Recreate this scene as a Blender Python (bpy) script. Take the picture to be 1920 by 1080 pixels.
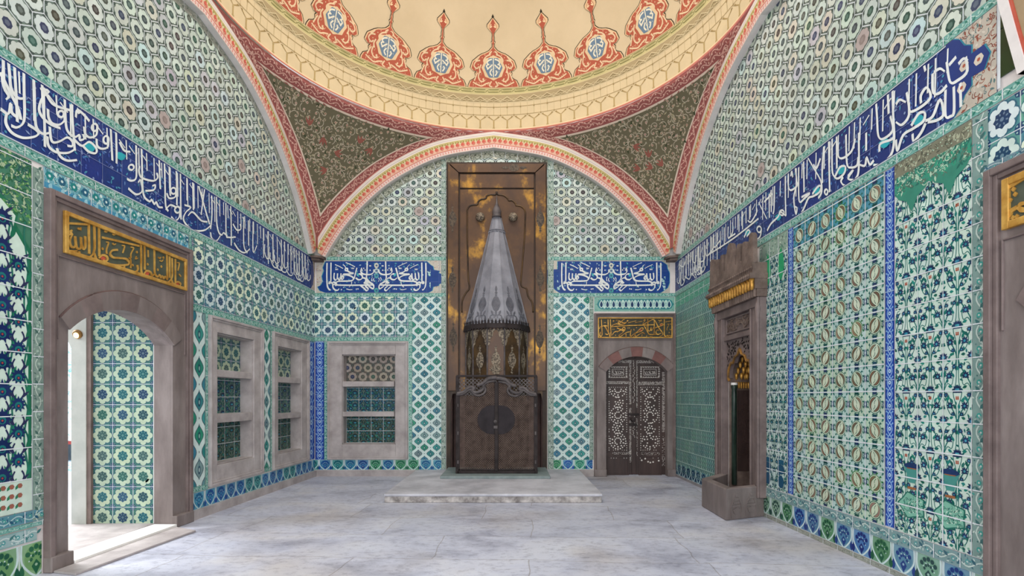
import bpy, bmesh, math, random
from mathutils import Vector
C = bpy.context.scene
for _o in list(bpy.data.objects): bpy.data.objects.remove(_o)
R_ = math.radians
# ------------------------------------------------------------------ camera, world, lights, exposure
F, HZ, EYE, D, CX = 980.0, 748.0, 1.49, 10.4255, 960.0      # focal length (px of 1920), horizon row, eye height, back wall distance
FLOOR = -0.05
cd = bpy.data.cameras.new('camera'); cam = bpy.data.objects.new('camera', cd); C.collection.objects.link(cam)
cam.location = (0, 0, EYE); cam.rotation_euler = (R_(90), 0, 0)
cd.sensor_width = 36; cd.lens = 36*F/1920; cd.shift_y = (HZ-540)/1920; cd.clip_start = .05; cd.clip_end = 200
C.camera = cam
w = bpy.data.worlds.new('world'); C.world = w; w.use_nodes = True
w.node_tree.nodes['Background'].inputs[0].default_value = (.94, .97, 1, 1)
w.node_tree.nodes['Background'].inputs[1].default_value = .9
def area(name, loc, rot, sx, sy, power, col=(1, 1, 1)):
    l = bpy.data.lights.new(name, 'AREA'); l.shape = 'RECTANGLE'; l.size = sx; l.size_y = sy; l.energy = power; l.color = col
    o = bpy.data.objects.new(name, l); C.collection.objects.link(o); o.location = loc; o.rotation_euler = rot
    return o
area('rear_fill', (-.3, -2.5, 3.0), (R_(76), 0, 0), 6.6, 5.0, 470, (.97, .985, 1))      # added fill lamp at the open end behind the viewer, no window there
area('dome_fill', (-.36, 6.3, 9.9), (0, 0, 0), 3.2, 3.2, 380, (.98, .99, 1))       # added fill lamp under the closed dome top, evens out the room light
area('courtyard_daylight', (-8.3, 6.6, 3.6), (0, R_(-35), 0), 3, 3, 650, (.97, .99, 1))
vs = C.view_settings; vs.view_transform = 'Standard'; vs.look = 'None'; vs.gamma = 1; vs.use_curve_mapping = False; vs.exposure = -0.06
C.display_settings.display_device = 'sRGB'

# ------------------------------------------------------------------ materials
def lin(c):
    r = []
    for x in c[:3]:
        x = max(0, min(255, x))/255
        r.append(x/12.92 if x <= .04045 else ((x+.055)/1.055)**2.4)
    return (*r, 1.0)
def newmat(name):
    m = bpy.data.materials.new(name); m.use_nodes = True
    return m, m.node_tree, m.node_tree.nodes['Principled BSDF']
def nd(t, typ, **kw):
    n = t.nodes.new(typ)
    for k, v in kw.items():
        if k in n.inputs: n.inputs[k].default_value = v
        else: setattr(n, k, v)
    return n
def noisy(name, c1, c2, scale=3, rough=.6, metal=0, detail=6, c3=None, bump=0, stretch=(1, 1, 1), lo=.35, hi=.65, bscale=None, spec=.5):
    m, t, b = newmat(name)
    tc = nd(t, 'ShaderNodeTexCoord'); mp = nd(t, 'ShaderNodeMapping'); mp.inputs['Scale'].default_value = stretch
    t.links.new(tc.outputs['Object'], mp.inputs['Vector'])
    n = nd(t, 'ShaderNodeTexNoise', Scale=scale, Detail=detail, Roughness=.62); t.links.new(mp.outputs[0], n.inputs['Vector'])
    r = nd(t, 'ShaderNodeValToRGB'); e = r.color_ramp.elements
    e[0].position = lo; e[0].color = lin(c1); e[1].position = hi; e[1].color = lin(c2)
    if c3: x = e.new(.5*(lo+hi)); x.color = lin(c3)
    t.links.new(n.outputs[0], r.inputs[0]); t.links.new(r.outputs[0], b.inputs['Base Color'])
    b.inputs['Roughness'].default_value = rough; b.inputs['Metallic'].default_value = metal; b.inputs['Specular IOR Level'].default_value = spec
    if bump:
        n2 = nd(t, 'ShaderNodeTexNoise', Scale=bscale or scale*6, Detail=5.0); t.links.new(mp.outputs[0], n2.inputs['Vector'])
        bp = nd(t, 'ShaderNodeBump', Strength=bump, Distance=.02); t.links.new(n2.outputs[0], bp.inputs['Height']); t.links.new(bp.outputs[0], b.inputs['Normal'])
    return m
def colmat(name, rough=.3, spec=.4, var=.10, scale=9, bump=0.05):
    """pigment from the colour attribute, with a little uneven glaze"""
    m, t, b = newmat(name)
    a = nd(t, 'ShaderNodeVertexColor', layer_name='Col')
    tc = nd(t, 'ShaderNodeTexCoord'); n = nd(t, 'ShaderNodeTexNoise', Scale=scale, Detail=5.0); t.links.new(tc.outputs['Object'], n.inputs['Vector'])
    mr = nd(t, 'ShaderNodeMapRange'); mr.inputs[1].default_value = .3; mr.inputs[2].default_value = .7; mr.inputs[3].default_value = 1-var; mr.inputs[4].default_value = 1+var
    t.links.new(n.outputs[0], mr.inputs[0])
    mx = nd(t, 'ShaderNodeVectorMath', operation='MULTIPLY'); t.links.new(a.outputs['Color'], mx.inputs[0]); t.links.new(mr.outputs[0], mx.inputs[1])
    t.links.new(mx.outputs[0], b.inputs['Base Color'])
    b.inputs['Roughness'].default_value = rough; b.inputs['Specular IOR Level'].default_value = spec
    if bump:
        n2 = nd(t, 'ShaderNodeTexNoise', Scale=40, Detail=2.0); t.links.new(tc.outputs['Object'], n2.inputs['Vector'])
        bp = nd(t, 'ShaderNodeBump', Strength=bump, Distance=.01); t.links.new(n2.outputs[0], bp.inputs['Height']); t.links.new(bp.outputs[0], b.inputs['Normal'])
    return m
M = {}
M['glaze'] = colmat('glazed_tile', .38, .3, .09)
M['paint'] = colmat('painted_plaster', .8, .2, .05, 4, 0)
M['plaster'] = noisy('lime_plaster', (214, 208, 204), (232, 226, 222), 3, .85)
M['cream'] = noisy('cream_plaster', (200, 178, 142), (210, 188, 152), 1.2, .85)
M['stone'] = noisy('purple_grey_marble', (106, 95, 92), (140, 129, 126), 2.2, .6, c3=(122, 111, 108), bump=.12, stretch=(1.6, 1.6, .5))
M['stone_light'] = noisy('pale_grey_marble', (152, 144, 143), (186, 179, 178), 3, .6, c3=(170, 162, 161), bump=.12)
M['stone_red'] = noisy('porphyry', (104, 66, 62), (128, 86, 80), 5, .55, bump=.1)
M['stone_brown'] = noisy('brown_carved_stone', (92, 76, 68), (128, 110, 100), 5, .7, c3=(108, 92, 84), bump=.3)
M['stone_mauve'] = noisy('mauve_marble', (98, 85, 83), (128, 113, 110), 3, .6, bump=.12)
M['platform'] = noisy('worn_grey_marble', (164, 164, 172), (204, 204, 212), 2.2, .6, c3=(186, 186, 194), bump=.1)
M['rim'] = noisy('chipped_stone_edge', (118, 112, 110), (206, 200, 196), 7, .8, bump=.3)
M['slate'] = noisy('green_slate', (112, 128, 128), (140, 152, 152), 5, .6)
M['brass'] = noisy('tarnished_brass', (78, 58, 46), (214, 160, 58), 1.3, .45, .4, 8, (96, 70, 48), .06, (1, 1, .8), .43, .67, 14)
M['brass_dark'] = noisy('dark_brass', (50, 40, 34), (104, 78, 46), 3, .45, .4, 6, lo=.38, hi=.7, bump=.1)
M['brass_groove'] = noisy('brass_groove', (44, 34, 28), (66, 50, 38), 4, .5, .4)
M['engraved'] = noisy('engraved_copper', (76, 66, 56), (158, 144, 124), 34, .5, .2, 3, bump=.5, bscale=90, lo=.42, hi=.6)
M['engraved_dark'] = noisy('engraved_tarnish', (56, 46, 38), (92, 78, 62), 34, .5, .2, 3, bump=.4, bscale=90, lo=.42, hi=.6)
M['lead'] = noisy('grey_lead', (116, 117, 126), (144, 145, 154), 3, .55, 0, 6, bump=.08)
M['iron'] = noisy('wrought_iron', (36, 30, 30), (58, 50, 50), 6, .65, 0, spec=.25)
M['iron_rail'] = noisy('worn_iron', (68, 62, 63), (104, 97, 97), 8, .55, 0, spec=.35)
M['mesh_back'] = noisy('rusty_sheet', (34, 26, 24), (54, 42, 37), 5, .8, 0, spec=.15)
M['screen_lattice'] = noisy('brown_iron_lattice', (74, 60, 54), (108, 92, 84), 8, .7, .0, spec=.2)
M['screen_plate'] = noisy('dark_iron_plate', (34, 29, 33), (50, 44, 48), 5, .65, .0, spec=.25)
M['lead_dark'] = noisy('dark_lead', (76, 77, 86), (104, 105, 114), 5, .6)
M['soot'] = noisy('sooty_stone', (30, 26, 26), (58, 50, 48), 4, .9)
M['redwood'] = noisy('red_brown_stone', (72, 52, 50), (98, 74, 70), 4, .7)
M['wood'] = noisy('dark_walnut', (46, 32, 30), (72, 54, 50), 4, .5, stretch=(1, 1, .2))
M['wood_low'] = noisy('worn_walnut', (38, 22, 20), (62, 40, 34), 4, .5, stretch=(1, 1, .2))
M['pearl'] = noisy('mother_of_pearl', (196, 188, 180), (240, 234, 228), 30, .3)
M['gold'] = noisy('gilding', (176, 124, 44), (222, 178, 92), 8, .42, .35)
M['gold_bright'] = noisy('bright_gilding', (150, 100, 34), (226, 174, 84), 14, .4, .5)
M['gold_dull'] = noisy('worn_gilding', (112, 84, 50), (176, 128, 60), 10, .5, .4)
M['plaque_green'] = noisy('dark_green_ground', (62, 70, 58), (78, 86, 72), 6, .6)
M['plaque_black'] = noisy('blackened_ground', (48, 48, 34), (62, 60, 44), 6, .6)
M['red_paint'] = noisy('red_paint', (168, 64, 44), (188, 84, 60), 8, .6)
M['green_marble'] = noisy('dark_green_marble', (22, 40, 34), (46, 66, 56), 6, .3)
M['green_glass'] = noisy('dark_green_glaze', (10, 36, 18), (22, 62, 34), 2, .15)
M['tan'] = noisy('tan_painted_plaster', (150, 128, 96), (170, 146, 112), 4, .8)
M['white'] = noisy('white_plaster', (236, 234, 230), (246, 244, 240), 2, .8)
M['pale_pier'] = noisy('pale_limestone', (176, 180, 172), (196, 198, 190), 3, .8)
M['door_edge'] = noisy('brown_timber', (112, 96, 90), (140, 122, 114), 5, .6)
M['rail_red'] = noisy('red_rail', (120, 40, 36), (140, 52, 46), 4, .5)
M['dark_pane'] = noisy('dark_window', (40, 52, 60), (60, 74, 84), 2, .15)
def emit(name, c, s):
    m, t, b = newmat(name); b.inputs['Base Color'].default_value = lin(c); b.inputs['Emission Color'].default_value = lin(c); b.inputs['Emission Strength'].default_value = s
    return m
M['bulb'] = emit('lit_bulb', (255, 226, 150), 3)
# floor: big worn flagstones
def floor_mat():
    m, t, b = newmat('worn_marble_flags')
    tc = nd(t, 'ShaderNodeTexCoord'); mp = nd(t, 'ShaderNodeMapping'); mp.inputs['Rotation'].default_value = (0, 0, R_(3)); t.links.new(tc.outputs['Object'], mp.inputs['Vector'])
    wn = nd(t, 'ShaderNodeTexNoise', Scale=.9, Detail=4.0); t.links.new(mp.outputs[0], wn.inputs['Vector'])
    ad = nd(t, 'ShaderNodeVectorMath', operation='MULTIPLY_ADD'); ad.inputs[1].default_value = (.22, .22, 0); t.links.new(wn.outputs['Color'], ad.inputs[0]); t.links.new(mp.outputs[0], ad.inputs[2])
    br = nd(t, 'ShaderNodeTexBrick'); br.offset = .37; br.squash = 1.5; br.squash_frequency = 3
    for k, v in (('Scale', 1.0), ('Mortar Size', .008), ('Mortar Smooth', .6), ('Brick Width', 1.7), ('Row Height', .85), ('Bias', 0.0)): br.inputs[k].default_value = v
    br.inputs['Color1'].default_value = lin((190, 193, 206)); br.inputs['Color2'].default_value = lin((206, 209, 221)); br.inputs['Mortar'].default_value = lin((170, 168, 172))
    t.links.new(ad.outputs[0], br.inputs['Vector'])
    n1 = nd(t, 'ShaderNodeTexNoise', Scale=1.3, Detail=9.0, Roughness=.62, Distortion=.35)
    mp2 = nd(t, 'ShaderNodeMapping'); mp2.inputs['Scale'].default_value = (.8, 1.15, 1); t.links.new(tc.outputs['Object'], mp2.inputs['Vector']); t.links.new(mp2.outputs[0], n1.inputs['Vector'])
    r1 = nd(t, 'ShaderNodeValToRGB'); e = r1.color_ramp.elements; e[0].position = .32; e[0].color = lin((188, 188, 196)); e[1].position = .62; e[1].color = lin((255, 254, 252))
    x = e.new(.48); x.color = lin((240, 240, 244)); t.links.new(n1.outputs[0], r1.inputs[0])
    mu = nd(t, 'ShaderNodeMix', data_type='RGBA', blend_type='MULTIPLY'); mu.inputs[0].default_value = .9
    t.links.new(br.outputs['Color'], mu.inputs[6]); t.links.new(r1.outputs[0], mu.inputs[7])
    n3 = nd(t, 'ShaderNodeTexNoise', Scale=14, Detail=8.0, Roughness=.75); t.links.new(mp2.outputs[0], n3.inputs['Vector'])
    r3 = nd(t, 'ShaderNodeValToRGB'); e = r3.color_ramp.elements; e[0].position = .36; e[0].color = lin((206, 205, 209)); e[1].position = .5; e[1].color = (1, 1, 1, 1); t.links.new(n3.outputs[0], r3.inputs[0])
    mu2 = nd(t, 'ShaderNodeMix', data_type='RGBA', blend_type='MULTIPLY'); mu2.inputs[0].default_value = .8; t.links.new(mu.outputs[2], mu2.inputs[6]); t.links.new(r3.outputs[0], mu2.inputs[7])
    # warm worn patches
    n4 = nd(t, 'ShaderNodeTexNoise', Scale=.55, Detail=3.0); t.links.new(mp.outputs[0], n4.inputs['Vector'])
    r4 = nd(t, 'ShaderNodeValToRGB'); e = r4.color_ramp.elements; e[0].position = .5; e[0].color = (1, 1, 1, 1); e[1].position = .66; e[1].color = lin((246, 238, 226)); t.links.new(n4.outputs[0], r4.inputs[0])
    mu3 = nd(t, 'ShaderNodeMix', data_type='RGBA', blend_type='MULTIPLY'); mu3.inputs[0].default_value = 1; t.links.new(mu2.outputs[2], mu3.inputs[6]); t.links.new(r4.outputs[0], mu3.inputs[7])
    t.links.new(mu3.outputs[2], b.inputs['Base Color']); b.inputs['Roughness'].default_value = .5
    bp = nd(t, 'ShaderNodeBump', Strength=.25, Distance=.02); t.links.new(n3.outputs[0], bp.inputs['Height']); t.links.new(bp.outputs[0], b.inputs['Normal'])
    return m
M['floor'] = floor_mat()

# ------------------------------------------------------------------ walls as coordinate systems (u along the wall, v up, w into the room)
AL, BL = -405*D/F, 35/F
AR, BR = 320*D/F, -14/F
def fback(u, v, w=0): return (u, D-w, v)
def fleft(u, v, w=0): return (AL+BL*u+w, u-BL*w, v)
def fright(u, v, w=0): return (AR+BR*u-w, u+BR*w, v)
def uvb(x, y, w=0):
    Y = D-w; return ((x-CX)*Y/F, EYE+(HZ-y)*Y/F)
def uvl(x, y, w=0):
    Y = (AL+w)*F/(x-CX-BL*F); return (Y, EYE+(HZ-y)*Y/F)
def uvr(x, y, w=0):
    Y = (AR-w)*F/(x-CX-BR*F); return (Y, EYE+(HZ-y)*Y/F)

# ------------------------------------------------------------------ object helpers
def props(o, label=None, cat=None, group=None, kind=None):
    for k, v in (('label', label), ('category', cat), ('group', group), ('kind', kind)):
        if v: o[k] = v
    return o
def empty(name, loc=(0, 0, 0), label=None, cat=None, group=None, kind=None, parent=None):
    o = bpy.data.objects.new(name, None); C.collection.objects.link(o); o.location = loc; o.empty_display_size = .1
    if parent: o.parent = parent
    return props(o, label, cat, group, kind)
def wpos(o):
    p = Vector((0, 0, 0))
    while o: p += o.location; o = o.parent
    return p
class MB:
    """plain geometry in world coordinates"""
    def __init__(s): s.v = []; s.f = []
    def quad(s, *p):
        i = len(s.v); s.v += [tuple(q) for q in p]; s.f.append(tuple(range(i, i+len(p)))); return s
    def prism(s, bot, top):
        n = len(bot); i = len(s.v); s.v += [tuple(q) for q in bot]+[tuple(q) for q in top]
        s.f.append(tuple(range(i+n-1, i-1, -1))); s.f.append(tuple(range(i+n, i+2*n)))
        for k in range(n): s.f.append((i+k, i+(k+1) % n, i+n+(k+1) % n, i+n+k))
        return s
    def box(s, x0, x1, y0, y1, z0, z1):
        return s.prism([(x0, y0, z0), (x1, y0, z0), (x1, y1, z0), (x0, y1, z0)], [(x0, y0, z1), (x1, y0, z1), (x1, y1, z1), (x0, y1, z1)])
    def wbox(s, f, u0, u1, v0, v1, w0, w1):
        return s.prism([f(u0, v0, w0), f(u1, v0, w0), f(u1, v1, w0), f(u0, v1, w0)], [f(u0, v0, w1), f(u1, v0, w1), f(u1, v1, w1), f(u0, v1, w1)])
    def wpoly(s, f, pts, w0, w1):
        return s.prism([f(a, b, w0) for a, b in pts], [f(a, b, w1) for a, b in pts])
    def ring(s, f, u0, u1, v0, v1, t, w0, w1, bottom=True):
        s.wbox(f, u0, u0+t, v0, v1, w0, w1); s.wbox(f, u1-t, u1, v0, v1, w0, w1); s.wbox(f, u0+t, u1-t, v1-t, v1, w0, w1)
        if bottom: s.wbox(f, u0+t, u1-t, v0, v0+t, w0, w1)
        return s
    def tube(s, pts, r, n=8, close=False):
        pts = [Vector(p) for p in pts]; rings = []
        for k, p in enumerate(pts):
            a = pts[max(0, k-1)]; b = pts[min(len(pts)-1, k+1)]; d = (b-a).normalized() if (b-a).length > 1e-9 else Vector((0, 0, 1))
            up = Vector((0, 1, 0)) if abs(d.y) < .9 else Vector((0, 0, 1))
            x = d.cross(up).normalized(); y = d.cross(x).normalized(); rr = r[k] if isinstance(r, (list, tuple)) else r
            i = len(s.v); s.v += [tuple(p+x*math.cos(2*math.pi*j/n)*rr+y*math.sin(2*math.pi*j/n)*rr) for j in range(n)]; rings.append(i)
        for a, b in zip(rings, rings[1:]):
            for j in range(n): s.f.append((a+j, a+(j+1) % n, b+(j+1) % n, b+j))
        s.f.append(tuple(rings[0]+j for j in range(n))[::-1]); s.f.append(tuple(rings[-1]+j for j in range(n)))
        return s
    def lathe(s, o, prof, n=20, ax=None):
        """prof: (r, h); axis ax from o (default up)"""
        o = Vector(o); z = Vector(ax or (0, 0, 1)).normalized(); x = z.orthogonal().normalized(); y = z.cross(x); rings = []
        for r, h in prof:
            i = len(s.v); s.v += [tuple(o+z*h+(x*math.cos(2*math.pi*j/n)+y*math.sin(2*math.pi*j/n))*max(r, 1e-4)) for j in range(n)]; rings.append(i)
        for a, b in zip(rings, rings[1:]):
            for j in range(n): s.f.append((a+j, a+(j+1) % n, b+(j+1) % n, b+j))
        s.f.append(tuple(rings[0]+j for j in range(n))[::-1]); s.f.append(tuple(rings[-1]+j for j in range(n)))
        return s
    def build(s, name, mat, parent=None, label=None, bevel=0, smooth=False, **kw):
        me = bpy.data.meshes.new(name); org = wpos(parent) if parent else Vector((0, 0, 0))
        me.from_pydata([tuple(Vector(p)-org) for p in s.v], [], s.f); me.update()
        b = bmesh.new(); b.from_mesh(me); bmesh.ops.recalc_face_normals(b, faces=b.faces); b.to_mesh(me); b.free()
        o = bpy.data.objects.new(name, me); C.collection.objects.link(o); me.materials.append(M[mat] if isinstance(mat, str) else mat)
        if parent: o.parent = parent
        if smooth:
            for p in me.polygons: p.use_smooth = True
        if bevel:
            md = o.modifiers.new('bevel', 'BEVEL'); md.width = bevel; md.segments = 2; md.limit_method = 'ANGLE'; md.angle_limit = R_(35)
        return props(o, label, **kw)
def crom(P, n=6, closed=False):
    """smooth a polyline through its points"""
    if len(P) < 3 and not closed: return list(P)
    out = []; m = len(P); seg = m if closed else m-1
    for i in range(seg):
        if closed: p0, p1, p2, p3 = P[(i-1) % m], P[i], P[(i+1) % m], P[(i+2) % m]
        else: p0, p1, p2, p3 = P[max(0, i-1)], P[i], P[i+1], P[min(m-1, i+2)]
        for k in range(n):
            t = k/n; t2 = t*t; t3 = t2*t
            out.append(tuple(.5*(2*b+(c-a)*t+(2*a-5*b+4*c-d)*t2+(3*b-a-3*c+d)*t3) for a, b, c, d in zip(p0, p1, p2, p3)))
    out.append(P[0] if closed else P[-1])
    return out
class Art:
    """flat inlay and glaze designs: coloured polygons laid on a surface f(u, v, w), clipped to a convex outline"""
    def __init__(s, f, clip=None, depth=0):
        s.depth = depth; s.n = 0; s.f = f; s.v = []; s.fc = []; s.col = []; s.clip = None
        if clip: s.setclip(clip)
    def rect(s, u0, u1, v0, v1): s.setclip([(u0, v0), (u1, v0), (u1, v1), (u0, v1)]); return s
    def setclip(s, P):
        a = sum(P[i][0]*P[(i+1) % len(P)][1]-P[(i+1) % len(P)][0]*P[i][1] for i in range(len(P)))
        if a < 0: P = P[::-1]
        s.clip = []
        for i in range(len(P)):
            x0, y0 = P[i]; x1, y1 = P[(i+1) % len(P)]
            if abs(x1-x0)+abs(y1-y0) < 1e-9: continue
            nx, ny = y1-y0, -(x1-x0); l = math.hypot(nx, ny); s.clip.append((nx/l, ny/l, (nx*x0+ny*y0)/l))
        s.bb = (min(p[0] for p in P), max(p[0] for p in P), min(p[1] for p in P), max(p[1] for p in P))
    def poly(s, pts, col, w=.004):
        if s.clip:
            xs = [p[0] for p in pts]; ys = [p[1] for p in pts]; b = s.bb
            if min(xs) > b[1] or max(xs) < b[0] or min(ys) > b[3] or max(ys) < b[2]: return
            for nx, ny, d in s.clip:
                q = [nx*x+ny*y-d for x, y in pts]
                if max(q) <= 1e-7: continue
                if min(q) >= 0: return
                out = []; n = len(pts)
                for i in range(n):
                    a, c = q[i], q[(i+1) % n]; p, r = pts[i], pts[(i+1) % n]
                    if a <= 0: out.append(p)
                    if (a < 0 < c) or (c < 0 < a):
                        t = a/(a-c); out.append((p[0]+(r[0]-p[0])*t, p[1]+(r[1]-p[1])*t))
                pts = out
                if len(pts) < 3: return
        s.n = (s.n+1) % 41; w += s.n*1e-5       # glaze lines never lie in exactly one plane
        i = len(s.v); s.v += [s.f(x, y, w) for x, y in pts]; s.fc.append(tuple(range(i, len(s.v)))); s.col += [col]*len(pts)
        if s.depth:
            n = len(pts); s.v += [s.f(x, y, w-s.depth) for x, y in pts]; s.col += [col]*n
            for k in range(n): s.fc.append((i+k, i+(k+1) % n, i+n+(k+1) % n, i+n+k))
    def box(s, u0, u1, v0, v1, col, w=.003): s.poly([(u0, v0), (u1, v0), (u1, v1), (u0, v1)], col, w)
    def disc(s, x, y, r, col, w, n=12, ry=None, rot=0):
        ry = ry or r; c, sn = math.cos(rot), math.sin(rot); P = []
        for k in range(n):
            a, b = r*math.cos(2*math.pi*k/n), ry*math.sin(2*math.pi*k/n); P.append((x+a*c-b*sn, y+a*sn+b*c))
        s.poly(P, col, w)
    def lobes(s, x, y, r, k, depth, col, w, n=None, rot=0, sx=1, sy=1):
        """k-lobed flower outline"""
        n = n or k*6; P = []
        for j in range(n):
            a = 2*math.pi*j/n; q = r*(1-depth+depth*abs(math.cos(k*(a)/2))**.6); P.append((x+sx*q*math.cos(a+rot), y+sy*q*math.sin(a+rot)))
        s.poly(P, col, w)
    def star(s, x, y, r, r2, k, col, w, rot=0):
        s.poly([(x+(r if j % 2 == 0 else r2)*math.cos(math.pi*j/k+rot), y+(r if j % 2 == 0 else r2)*math.sin(math.pi*j/k+rot)) for j in range(2*k)], col, w)
    def leaf(s, x, y, l, wd, ang, col, w, n=5):
        c, sn = math.cos(ang), math.sin(ang); P = []
        for k in range(n+1): t = k/n; P.append((l*t, wd*math.sin(math.pi*t**.8)))
        for k in range(n-1, 0, -1): t = k/n; P.append((l*t, -wd*math.sin(math.pi*t**.8)))
        s.poly([(x+a*c-b*sn, y+a*sn+b*c) for a, b in P], col, w)
    def ringp(s, x, y, r, r2, col, w, n=16):
        for k in range(n):
            a, b = 2*math.pi*k/n, 2*math.pi*(k+1)/n
            s.poly([(x+r*math.cos(a), y+r*math.sin(a)), (x+r*math.cos(b), y+r*math.sin(b)), (x+r2*math.cos(b), y+r2*math.sin(b)), (x+r2*math.cos(a), y+r2*math.sin(a))], col, w)
    def stroke(s, P, wd, col, w=.006, n=5, smooth=True, taper=0, nib=None, closed=False):
        Q = crom(P, n, closed) if smooth else list(P)
        m = len(Q); L = []; Rr = []
        for k in range(m):
            a = Q[max(0, k-1)]; b = Q[min(m-1, k+1)]; dx, dy = b[0]-a[0], b[1]-a[1]; l = math.hypot(dx, dy) or 1; dx /= l; dy /= l
            h = wd/2
            if taper: h *= min(1, .25+k/(m*taper+1e-6), .25+(m-1-k)/(m*taper+1e-6))
            if nib is not None: h *= .5+.75*abs(dx*math.sin(nib)-dy*math.cos(nib))
            L.append((Q[k][0]-dy*h, Q[k][1]+dx*h)); Rr.append((Q[k][0]+dy*h, Q[k][1]-dx*h))
        for k in range(m-1): s.poly([L[k], L[k+1], Rr[k+1], Rr[k]], col, w)
    def build(s, name, parent=None, mat='glaze', label=None, **kw):
        me = bpy.data.meshes.new(name); org = wpos(parent) if parent else Vector((0, 0, 0))
        me.from_pydata([(p[0]-org.x, p[1]-org.y, p[2]-org.z) for p in s.v], [], s.fc)
        at = me.color_attributes.new('Col', 'FLOAT_COLOR', 'POINT'); cache = {}; flat = []
        for c in s.col:
            q = cache.get(c)
            if q is None: q = cache[c] = lin(c)
            flat += q
        at.data.foreach_set('color', flat); me.update()
        o = bpy.data.objects.new(name, me); C.collection.objects.link(o); me.materials.append(M[mat])
        if parent: o.parent = parent
        return props(o, label, **kw)
def mix(a, b, t): return tuple(x+(y-x)*t for x, y in zip(a, b))
def vary(c, rng, d=10): 
    k = rng.uniform(-d, d); return tuple(int(max(0, min(255, x+k+rng.uniform(-d*.4, d*.4)))) for x in c)
# ------------------------------------------------------------------ tile designs
WHT, GRN, TEAL, DTEAL, NAVY, BLUE = (206, 222, 212), (66, 128, 96), (64, 136, 134), (30, 84, 92), (26, 44, 112), (40, 84, 160)
GROUT = (214, 220, 223)
def hexfield(A, u0, u1, v0, v1, ou, ov, seed, pu=.218, dark=False, green=0):
    """staggered hexagonal tiles, each a white eight-petalled ring round a dark centre"""
    rng = random.Random(seed); pv = pu*.866; R = pu/math.sqrt(3)
    j0 = int((v0-ov)/pv)-1; j1 = int((v1-ov)/pv)+2
    for j in range(j0, j1):
        off = (j % 2)*pu/2
        for i in range(int((u0-ou)/pu)-2, int((u1-ou)/pu)+2):
            x = ou+i*pu+off; y = ov+j*pv
            if x < u0-pu or x > u1+pu or y < v0-pu or y > v1+pu: continue
            k = rng.random()
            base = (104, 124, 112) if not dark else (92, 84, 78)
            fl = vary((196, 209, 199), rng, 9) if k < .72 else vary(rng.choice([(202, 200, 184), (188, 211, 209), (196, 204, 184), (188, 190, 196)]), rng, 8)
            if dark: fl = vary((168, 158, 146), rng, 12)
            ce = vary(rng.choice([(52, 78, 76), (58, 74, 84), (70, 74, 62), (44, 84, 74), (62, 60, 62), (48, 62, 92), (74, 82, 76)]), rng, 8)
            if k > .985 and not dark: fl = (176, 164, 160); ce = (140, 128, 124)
            hx = [(x+R*.955*math.sin(math.pi/3*q), y+R*.955*math.cos(math.pi/3*q)) for q in range(6)]
            A.poly(hx, vary(base, rng, 8), .003)
            A.poly([(x+R*.87*math.sin(math.pi/3*q), y+R*.87*math.cos(math.pi/3*q)) for q in range(6)], vary((128, 146, 134), rng, 10) if not dark else (120, 112, 104), .0036)
            for q in range(6):     # dark trefoils in the corners
                a = math.pi/3*q; A.disc(x+R*.80*math.sin(a), y+R*.80*math.cos(a), R*.15, (62, 80, 76), .0042, 6)
            A.lobes(x, y, R*.80, 8, .13, (58, 76, 74), .0046, 32)
            A.lobes(x, y, R*.765, 8, .13, fl, .0052, 32)
            A.lobes(x, y, R*.36, 8, .1, ce, .0058, 16)
            A.lobes(x, y, R*.2, 5, .4, mix(ce, fl, .28), .0064, 15)
def quatre(A, x, y, pu, pv, rng, dark=0):
    """square tile: white eight-lobed flower round a blue-green rosette, quarter flowers in the corners"""
    bg = vary(rng.choice([(88, 148, 142), (78, 134, 136), (100, 156, 140), (84, 140, 150)]), rng, 8)
    fl = vary(rng.choice([(210, 228, 216), (206, 224, 218), (216, 228, 204), (204, 222, 222)]), rng, 7)
    ce = vary(rng.choice([(40, 82, 92), (36, 72, 104), (44, 98, 88), (28, 92, 104), (60, 92, 92), (32, 60, 96)]), rng, 8)
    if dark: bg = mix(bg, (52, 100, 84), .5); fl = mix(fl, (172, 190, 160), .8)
    A.box(x-pu*.485, x+pu*.485, y-pv*.485, y+pv*.485, bg, .003)
    c2 = vary((36, 66, 104), rng, 10)
    for sx in (-1, 1):
        for sy in (-1, 1):
            X, Y = x+sx*pu*.485, y+sy*pv*.485
            A.poly([(X, Y), (X-sx*pu*.15, Y), (X-sx*pu*.11, Y-sy*pv*.11), (X, Y-sy*pv*.15)], c2, .0036)
            A.disc(X-sx*pu*.07, Y-sy*pv*.07, pu*.03, mix(bg, fl, .5), .0042, 6)
    ra = math.pi/8
    A.lobes(x, y, .495*pu, 8, .10, mix(c2, bg, .55), .0046, 48, 0, 1, pv/pu)
    for q in range(8):
        a = math.pi/4*q; r = pu*(.325 if q % 2 == 0 else .335); A.disc(x+r*math.cos(a), y+r*math.sin(a)*pv/pu, pu*(.152 if q % 2 == 0 else .128), fl, .0052, 10)
    A.disc(x, y, pu*.34, fl, .0056, 16, pv*.34)
    A.star(x, y, pu*.265, pu*.215, 8, ce, .0062)
    for q in range(8):
        a = math.pi/4*q+ra; A.disc(x+pu*.155*math.cos(a), y+pu*.155*math.sin(a), pu*.042, mix(ce, fl, .45), .0068, 6, pu*.026, a)
    A.disc(x, y, pu*.06, mix(ce, fl, .4), .0068, 8)
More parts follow.
